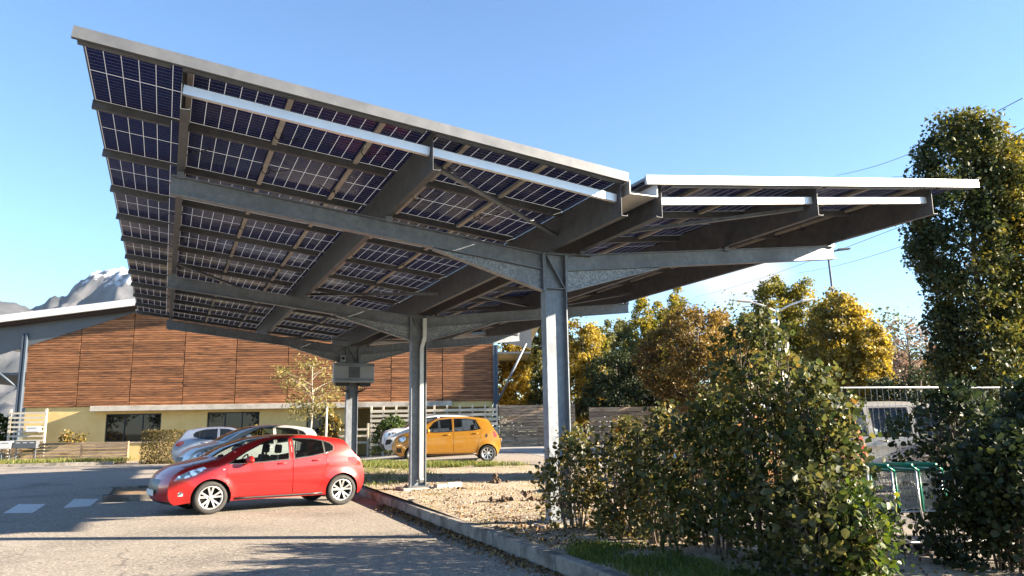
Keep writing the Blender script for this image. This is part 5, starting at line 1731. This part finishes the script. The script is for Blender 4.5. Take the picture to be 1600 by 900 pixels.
# ------------------------------------------------------------------ small things on the dirt
cb = empty('concrete_block', (.62, 6.75, iz(.62, 6.75) - .02), .35, 'white concrete kerb offcut lying by the foot of the middle column', 'concrete block')
bevel(MB().box(-.02, .36, -.07, .07, 0, .13).build('block', mat('white_block', (.66, .63, .57), .8, c2=(.55, .5, .44), scale=9), cb), .012)
bevel(MB().box(-.34, -.03, -.06, .07, 0, .12).build('brown_block', MT['concrete'], cb), .015)
for (x, y, s, lab) in ((.45, 3.2, .22, 'clod of dark dug-out earth on the pale gravel'), (.95, 3.0, .26, 'larger clod of dark dug-out earth next to the hedge end'), (.75, 6.2, .13, 'small dark clod of earth by the white concrete offcut'), (2.1, 7.3, .3, 'heap of dug-out earth right of the middle column'), (1.5, 4.4, .16, 'crumbled clod of earth between the near and the middle column')):
    c_ = empty('earth_clod', (x, y, iz(x, y)), 0, lab, 'earth clod')
    b = MB()
    for k in range(12):
        q = Vector((random.gauss(0, s * .5), random.gauss(0, s * .35), abs(random.gauss(0, s * .18))))
        r_ = s * random.uniform(.15, .32)
        vs = [q + Vector(v) * r_ * random.uniform(.8, 1.2) for v in ((1, 0, 0), (-1, 0, 0), (0, 1, 0), (0, -1, 0), (0, 0, .8), (0, 0, -.8))]
        b.add(vs, [(0, 2, 4), (2, 1, 4), (1, 3, 4), (3, 0, 4), (2, 0, 5), (1, 2, 5), (3, 1, 5), (0, 3, 5)])
    b.build('clump', mat('wet_earth', (.07, .045, .03), .95, c2=(.12, .08, .05), scale=20), c_)['kind'] = 'stuff'

# ------------------------------------------------------------------ wire mesh site fence
def mesh_panel(label, a, c, h=2.05):
    a, c = Vector((a[0], a[1], 0)), Vector((c[0], c[1], 0))
    L = (c - a).length
    z0 = ground_z(a.x, a.y)
    f = empty('wire_fence_panel', (a.x, a.y, z0), math.atan2(c.y - a.y, c.x - a.x), label, 'fence panel', 'wire fence panels')
    MB().tube([(0.02, 0, .08), (.02, 0, h), (L - .02, 0, h), (L - .02, 0, .08)], .014, 8).build('frame', MT['alu'], f)
    w = MB()
    n = int(L / .105)
    for i in range(1, n): w.tube([(L * i / n, .0, .1), (L * i / n, .0, h)], .0028, 4, cap=False)
    for z in (.12, .5, .78, 1.02, 1.30, 1.78): w.tube([(.02, .004, z), (L - .02, .004, z)], .0032, 4, cap=False)
    w.build('wire', MT['galv'], f)['kind'] = 'stuff'
    for x in (.02, L - .02): bevel(MB().box(x - .12, x + .12, -.34, .34, 0, .11).build('foot', MT['concrete'], f), .02)
    return f
mesh_panel('wire mesh fence panel behind the shopping trolleys', (3.10, -1.48), (5.75, -1.82))
mesh_panel('wire mesh fence panel in front of the dark thicket by the oaks', (5.85, -1.85), (8.5, -2.15))

# ------------------------------------------------------------------ shopping trolleys
MT['trolley'] = mat('trolley_wire', (.62, .63, .64), .3, .8)
MT['green_plastic'] = mat('green_plastic', (.012, .20, .13), .4)
def trolley_parts():
    parts = []
    b = MB()
    T = [(-.26, .0, .98), (.26, .0, .98), (.19, .86, .92), (-.19, .86, .92)]
    Bm = [(-.22, .05, .52), (.22, .05, .52), (.15, .82, .58), (-.15, .82, .58)]
    T = [Vector(p) for p in T]; Bm = [Vector(p) for p in Bm]
    for lv in (0, .25, .5, .75, 1):
        P = [Bm[i].lerp(T[i], lv) for i in range(4)]
        b.tube(P + [P[0]], .006 if lv in (0, 1) else .0035, 5, cap=False)
    for i in range(4):
        n = 13 if i % 2 == 0 else 20
        for k in range(n):
            f = k / n
            b.tube([Bm[i].lerp(Bm[(i + 1) % 4], f), T[i].lerp(T[(i + 1) % 4], f)], .003, 4, cap=False)
    for k in range(1, 10):
        f = k / 10
        b.tube([Bm[0].lerp(Bm[1], f), Bm[3].lerp(Bm[2], f)], .003, 4, cap=False)
    parts.append(('basket', b.mesh('basket', MT['trolley'])))
    fr = MB()
    for s in (-1, 1):
        fr.tube([(s * .26, -.02, .99), (s * .25, .0, .55), (s * .24, .06, .16), (s * .19, .80, .14)], .012, 6)
        fr.tube([(s * .24, .06, .5), (s * .17, .78, .5), (s * .19, .80, .14)], .010, 6)
    for k in range(9): fr.tube([(-.23 + .006 * k, .1 + .08 * k, .16), (.23 - .006 * k, .1 + .08 * k, .16)], .004, 4)
    parts.append(('frame', fr.mesh('frame', MT['trolley'])))
    h = MB()
    h.tube([(-.29, -.08, 1.03), (.29, -.08, 1.03)], .022, 8)
    h.tube([(-.27, -.08, 1.02), (-.26, .02, .97)], .014, 6)
    h.tube([(.27, -.08, 1.02), (.26, .02, .97)], .014, 6)
    parts.append(('handle', h.mesh('handle', MT['green_plastic'])))
    g = MB()
    for q, w in ((T[0].lerp(T[3], .5), .0), ):
        pass
    g.tube([T[0] + Vector((0, 0, .01)), T[3] + Vector((0, 0, .01)), T[2] + Vector((0, 0, .01)), T[1] + Vector((0, 0, .01))], .013, 6)
    g.tube([Vector((-.24, .03, .99)), Vector((-.235, .04, .5))], .016, 6)
    g.tube([Vector((.24, .03, .99)), Vector((.235, .04, .5))], .016, 6)
    parts.append(('rim_guard', g.mesh('rim_guard', MT['green_plastic'])))
    w = MB()
    w.lathe([(.0, -.015), (.055, -.015), (.06, 0), (.055, .015), (0, .015)], 14, axis='x')
    return parts, w.mesh('wheel', MT['rubber'])
TP, TWH = trolley_parts()
ang = math.atan2(-.42, .90) - math.pi / 2
tl_ = ['wire shopping trolley with green rim at the open end of the row', 'second wire shopping trolley pushed into the first of the row', 'third wire shopping trolley nested in the row', 'last wire shopping trolley of the nested row near the dark shrubs']
dv = Vector((.92, -.30)).normalized()
for k in range(4):
    p = Vector((2.35, -3.25)) + dv * (.30 * k)
    t_ = empty('shopping_trolley', (p.x, p.y, ground_z(p.x, p.y)), math.atan2(dv.y, dv.x) - math.pi / 2, tl_[k], 'shopping trolley', 'nested shopping trolleys')
    for nm, me in TP: inst(nm, me, t_)
    for sx, yy in ((-.235, .06), (.235, .06), (-.19, .80), (.19, .80)): inst('wheel', TWH, t_, Matrix.Translation((sx, yy, .06)))

# ------------------------------------------------------------------ vehicles behind the wire fence
MT['p_beige'] = paint('beige_grey_paint', (.40, .37, .31), .3)
MT['p_orange2'] = paint('safety_orange_paint', (.52, .24, .09), .0)
TOPV = [(.16, .26, -.06, 0, 'skirt'), (.06, .34, -.12, 0, 'front_bumper'), (.01, .52, -.14, 0, 'grille'), (.02, .72, -.14, 0, 'front_bumper'), (.08, .88, -.10, .02, 'hood'), (.4, 1.03, -.04, .05, 'hood'), (.85, 1.16, -.06, .05, 'windscreen'),
        (1.25, 1.48, -.10, .03, 'windscreen'), (1.6, 1.72, -.05, .03, 'windscreen'), (1.85, 1.80, -.02, .03, 'roof'), (2.4, 1.85, 0, .02, 'roof'), (3.2, 1.85, 0, .02, 'roof'), (3.95, 1.82, .02, .02, 'rear_window'), (4.08, 1.5, .03, .0, 'rear_window'), (4.14, 1.15, .04, 0, 'tailgate'),
        (4.18, .8, .04, 0, 'tailgate'), (4.2, .5, .04, 0, 'rear_bumper'), (4.16, .34, .03, 0, 'skirt'), (4.10, .30, .02, 0, 'skirt')]
VS = [('door', [(1.05, .40), (1.0, .85), (1.08, 1.14), (1.45, 1.50), (1.75, 1.70), (2.25, 1.76), (2.28, 1.1), (2.28, .40)], None), ('door', [(2.30, .40), (2.30, 1.1), (2.27, 1.76), (3.15, 1.76), (3.18, 1.1), (3.1, .75), (2.95, .40)], None),
      ('window', [(1.22, 1.16), (1.52, 1.50), (1.78, 1.66), (2.2, 1.71), (2.22, 1.14)], None), ('window', [(2.36, 1.14), (2.34, 1.71), (3.1, 1.71), (3.12, 1.14)], None), ('quarter_window', [(3.26, 1.16), (3.25, 1.70), (3.85, 1.68), (3.92, 1.18)], MT['car_glass_dark']),
      ('headlight', [(.08, .72), (.3, .76), (.5, .92), (.4, .95), (.15, .88)], MT['lamp_clear']), ('tail_light', [(4.02, 1.4), (4.02, .9), (4.12, .9), (4.1, 1.4)], MT['lamp_red'])]
def van_spec(p): return hatch_spec(L=4.22, W=1.83, top=TOPV, wheels=W208, wr=.32, arch=.37, axles=(.86, 3.45), belt=(1.12, .01), mid=(1.1, 3.6), taper=(.14, .04), paint=p, seats=(1.8, 2.7), dash=1.2, mirror=(1.45, 1.2), plate=(-.13, .5, 4.26, .7), sill=.28, grille_w=.7, side=VS)
p = at(18.6, 9.1)
make_car('compact_van', 'beige grey compact van parked behind the wire mesh fence', van_spec(MT['p_beige']), (p.x, p.y, ground_z(p.x, p.y)), (.90, -.44), 1.07)
p = at(16.4, 4.95)
make_car('compact_van', 'bright orange compact van half hidden behind the hedge', van_spec(MT['p_orange2']), (p.x, p.y, ground_z(p.x, p.y)), (-.92, .38), .93)
p = at(22.5, 8.4)
make_car('compact_van', 'white compact van whose roof shows above the beige one', van_spec(MT['p_white']), (p.x, p.y, ground_z(p.x, p.y)), (.90, -.44), 1.10)
p = at(16.3, 11.0)
MT['p_blue'] = paint('blue_paint', (.05, .10, .32), .3)
make_car('blue_hatchback', 'blue hatchback in the shade behind the dark shrubs', dict(S208, paint=MT['p_blue']), (p.x, p.y, ground_z(p.x, p.y)), (.92, -.40), 1.07)

# ------------------------------------------------------------------ lamps and wires
def lamp(name, label, depth, lat, h, arms, m, tilt=0.0):
    p = at(depth, lat)
    gz = ground_z(p.x, p.y)
    l = empty(name, (p.x, p.y, gz), -YAW, label, 'street lamp')
    MB().tube([(0, 0, -.1), (tilt * .5, 0, h * .5), (tilt, 0, h)], [.11, .09, .06], 8).build('pole', m, l)
    for s, ln, rise in arms:
        a = MB().tube([(tilt, 0, h - .05), (tilt + s * ln * .5, 0, h + rise * .55), (tilt + s * ln, 0, h + rise)], .045, 6).build('arm', m, l)
        hd_ = MB()
        hd_.prism([(tilt + s * ln, h + rise - .05), (tilt + s * (ln + .75), h + rise + .03), (tilt + s * (ln + .72), h + rise + .12), (tilt + s * ln, h + rise + .08)], -.16, .16, 'y')
        bevel(hd_.build('lamp_head', MT['fascia'] if m is MT['galv_dark'] else m, a), .03)
    return l
lamp('street_lamp', 'tall dark twin-arm street lamp behind the yellow-orange tree', 46, 19.3, 10.9, ((-1, .5, .05), (1, .6, .18)), MT['galv_dark'], -.35)
lamp('street_lamp', 'white Y-shaped street lamp before the tallest poplars', 40, 13.6, 6.6, ((-1, 1.3, .5), (1, 1.3, .5)), MT['mail_white'])
lw = [((100, 25.5, 33.5), (26, 16.8, 11.9)), ((100, 34.0, 33.3), (26, 17.2, 10.9)), ((120, 33.5, 26.0), (40, 29.5, 14.8)), ((120, 41.0, 26.5), (40, 29.0, 11.9))]
for k, (a, c) in enumerate([((120, 28.2, 21.0), (32, 21.7, 11.6)), ((90, 33.2, 18.8), (32, 21.6, 10.6)), ((60, 25.9, 20.9), (28, 19.4, 13.5)), ((60, 30.3, 20.7), (28, 19.3, 12.3))]):
    A, C_ = at(*a), at(*c)
    pts = []
    for i in range(25):
        t = i / 24
        q = A.lerp(C_, t)
        q.z -= .5 * math.sin(math.pi * t)
        pts.append(q)
    o = MB().tube(pts, .016, 5).build('power_line', MT['black_plastic'])
    tag(o, ('long overhead wire running over the poplars', 'lowest overhead wire passing just above the dark street lamp', 'highest overhead wire crossing the open sky above the carport', 'second highest overhead wire running behind the columnar oak')[k], 'wire', 'overhead wires')

# ------------------------------------------------------------------ mountains
from mathutils import noise as nz
def ridge(name, label, d0, d1, l0, l1, prof, m, nx=150, ny=60):
    vs = []
    for j in range(ny):
        f = j / (ny - 1)
        for i in range(nx):
            g_ = i / (nx - 1)
            lat = l0 + (l1 - l0) * g_
            dep = d0 + (d1 - d0) * f
            crest = prof(lat * (d0 + .55 * (d1 - d0)) / dep if False else lat, d0 + .55 * (d1 - d0)) + 40
            env = sm(f / .55) if f < .55 else 1 - .6 * sm((f - .55) / .45)
            r_ = nz.ridged_multi_fractal(Vector((lat * .0017 + dep * .0004, dep * .0011, 3.3)), .85, 2.15, 8, 1.0, 2.0)
            z = crest * env * (1 - .34 * (1 - env * .75)) / .915 + (r_ - 1.1) * 260 * env * (1.15 - .85 * sm((f - .30) / .25) if f < .55 else .3)
            p = at(dep, lat)
            vs.append((p.x, p.y, z - 40))
    me = bpy.data.meshes.new(name)
    me.from_pydata(vs, [], [(j * nx + i, j * nx + i + 1, (j + 1) * nx + i + 1, (j + 1) * nx + i) for j in range(ny - 1) for i in range(nx - 1)])
    me.materials.append(m)
    smooth(me)
    o = link(bpy.data.objects.new(name, me))
    return tag(o, label=label, kind='structure')
def mountain_mat(snow):
    m = bpy.data.materials.new('mountain_rock')
    m.use_nodes = True
    N, Lk = m.node_tree.nodes, m.node_tree.links.new
    b = N['Principled BSDF']; b.inputs['Roughness'].default_value = .95
    g_ = N.new('ShaderNodeNewGeometry')
    sx = N.new('ShaderNodeSeparateXYZ'); Lk(g_.outputs['Position'], sx.inputs[0])
    n1 = N.new('ShaderNodeTexNoise'); n1.inputs['Scale'].default_value = .0035; n1.inputs['Detail'].default_value = 9; Lk(g_.outputs['Position'], n1.inputs['Vector'])
    c1 = N.new('ShaderNodeValToRGB'); c1.color_ramp.elements[0].color = (.018, .022, .024, 1); c1.color_ramp.elements[1].color = (.075, .075, .08, 1)
    c1.color_ramp.elements[0].position = .35; c1.color_ramp.elements[1].position = .65
    Lk(n1.outputs['Fac'], c1.inputs['Fac'])
    n2 = N.new('ShaderNodeTexNoise'); n2.inputs['Scale'].default_value = .009; n2.inputs['Detail'].default_value = 10; Lk(g_.outputs['Position'], n2.inputs['Vector'])
    ad = N.new('ShaderNodeMath'); ad.operation = 'MULTIPLY_ADD'; ad.inputs[1].default_value = 900.0
    Lk(n2.outputs['Fac'], ad.inputs[0]); Lk(sx.outputs['Z'], ad.inputs[2])
    mr = N.new('ShaderNodeMapRange'); mr.inputs['From Min'].default_value = snow; mr.inputs['From Max'].default_value = snow + 160
    Lk(ad.outputs[0], mr.inputs['Value'])
    mx = N.new('ShaderNodeMix'); mx.data_type = 'RGBA'; mx.inputs['B'].default_value = (.55, .57, .62, 1)
    Lk(mr.outputs['Result'], mx.inputs['Factor']); Lk(c1.outputs['Color'], mx.inputs['A'])
    Lk(mx.outputs['Result'], b.inputs['Base Color'])
    return m
# bearings (lateral metres at 8 km) and crest heights of the snowy massif and of the nearer bare hill
def crest_snow(l, d):
    k = d / 8000
    return k * float(np.interp(l / k, [-9000, -5300, -4884, -4700, -4503, -4316, -4180, -4089, -3955, -3700, -3300, -2600, -1500], [900, 1100, 1215, 1330, 1420, 1566, 1630, 1655, 1635, 1660, 1500, 1300, 900]))
def crest_low(l, d):
    k = d / 8000
    return k * float(np.interp(l / k, [-9000, -5700, -5300, -5098, -4884, -4700, -4300, -3000], [1300, 1420, 1447, 1410, 1230, 1100, 900, 500]))
ridge('mountain', None, 5600, 10400, -7200, -2600, crest_snow, mountain_mat(1960), 300, 130)
ridge('mountain', None, 4400, 8000, -7200, -2200, crest_low, mountain_mat(2600), 220, 100)

# ------------------------------------------------------------------ air
hz_ = MB().box(-9200, 9200, -9200, 9200, -42, 1990).build('haze', [])
hm = bpy.data.materials.new('haze_air')
hm.use_nodes = True
N = hm.node_tree.nodes
N.clear()
out = N.new('ShaderNodeOutputMaterial')
pv = N.new('ShaderNodeVolumePrincipled')
pv.inputs['Color'].default_value = (.50, .70, 1.0, 1)
pv.inputs['Density'].default_value = 1.2e-5
pv.inputs['Anisotropy'].default_value = .2
hm.node_tree.links.new(pv.outputs[0], out.inputs['Volume'])
hz_.data.materials.append(hm)
tag(hz_, 'thin pale air that veils the far mountains', 'haze', kind='stuff')
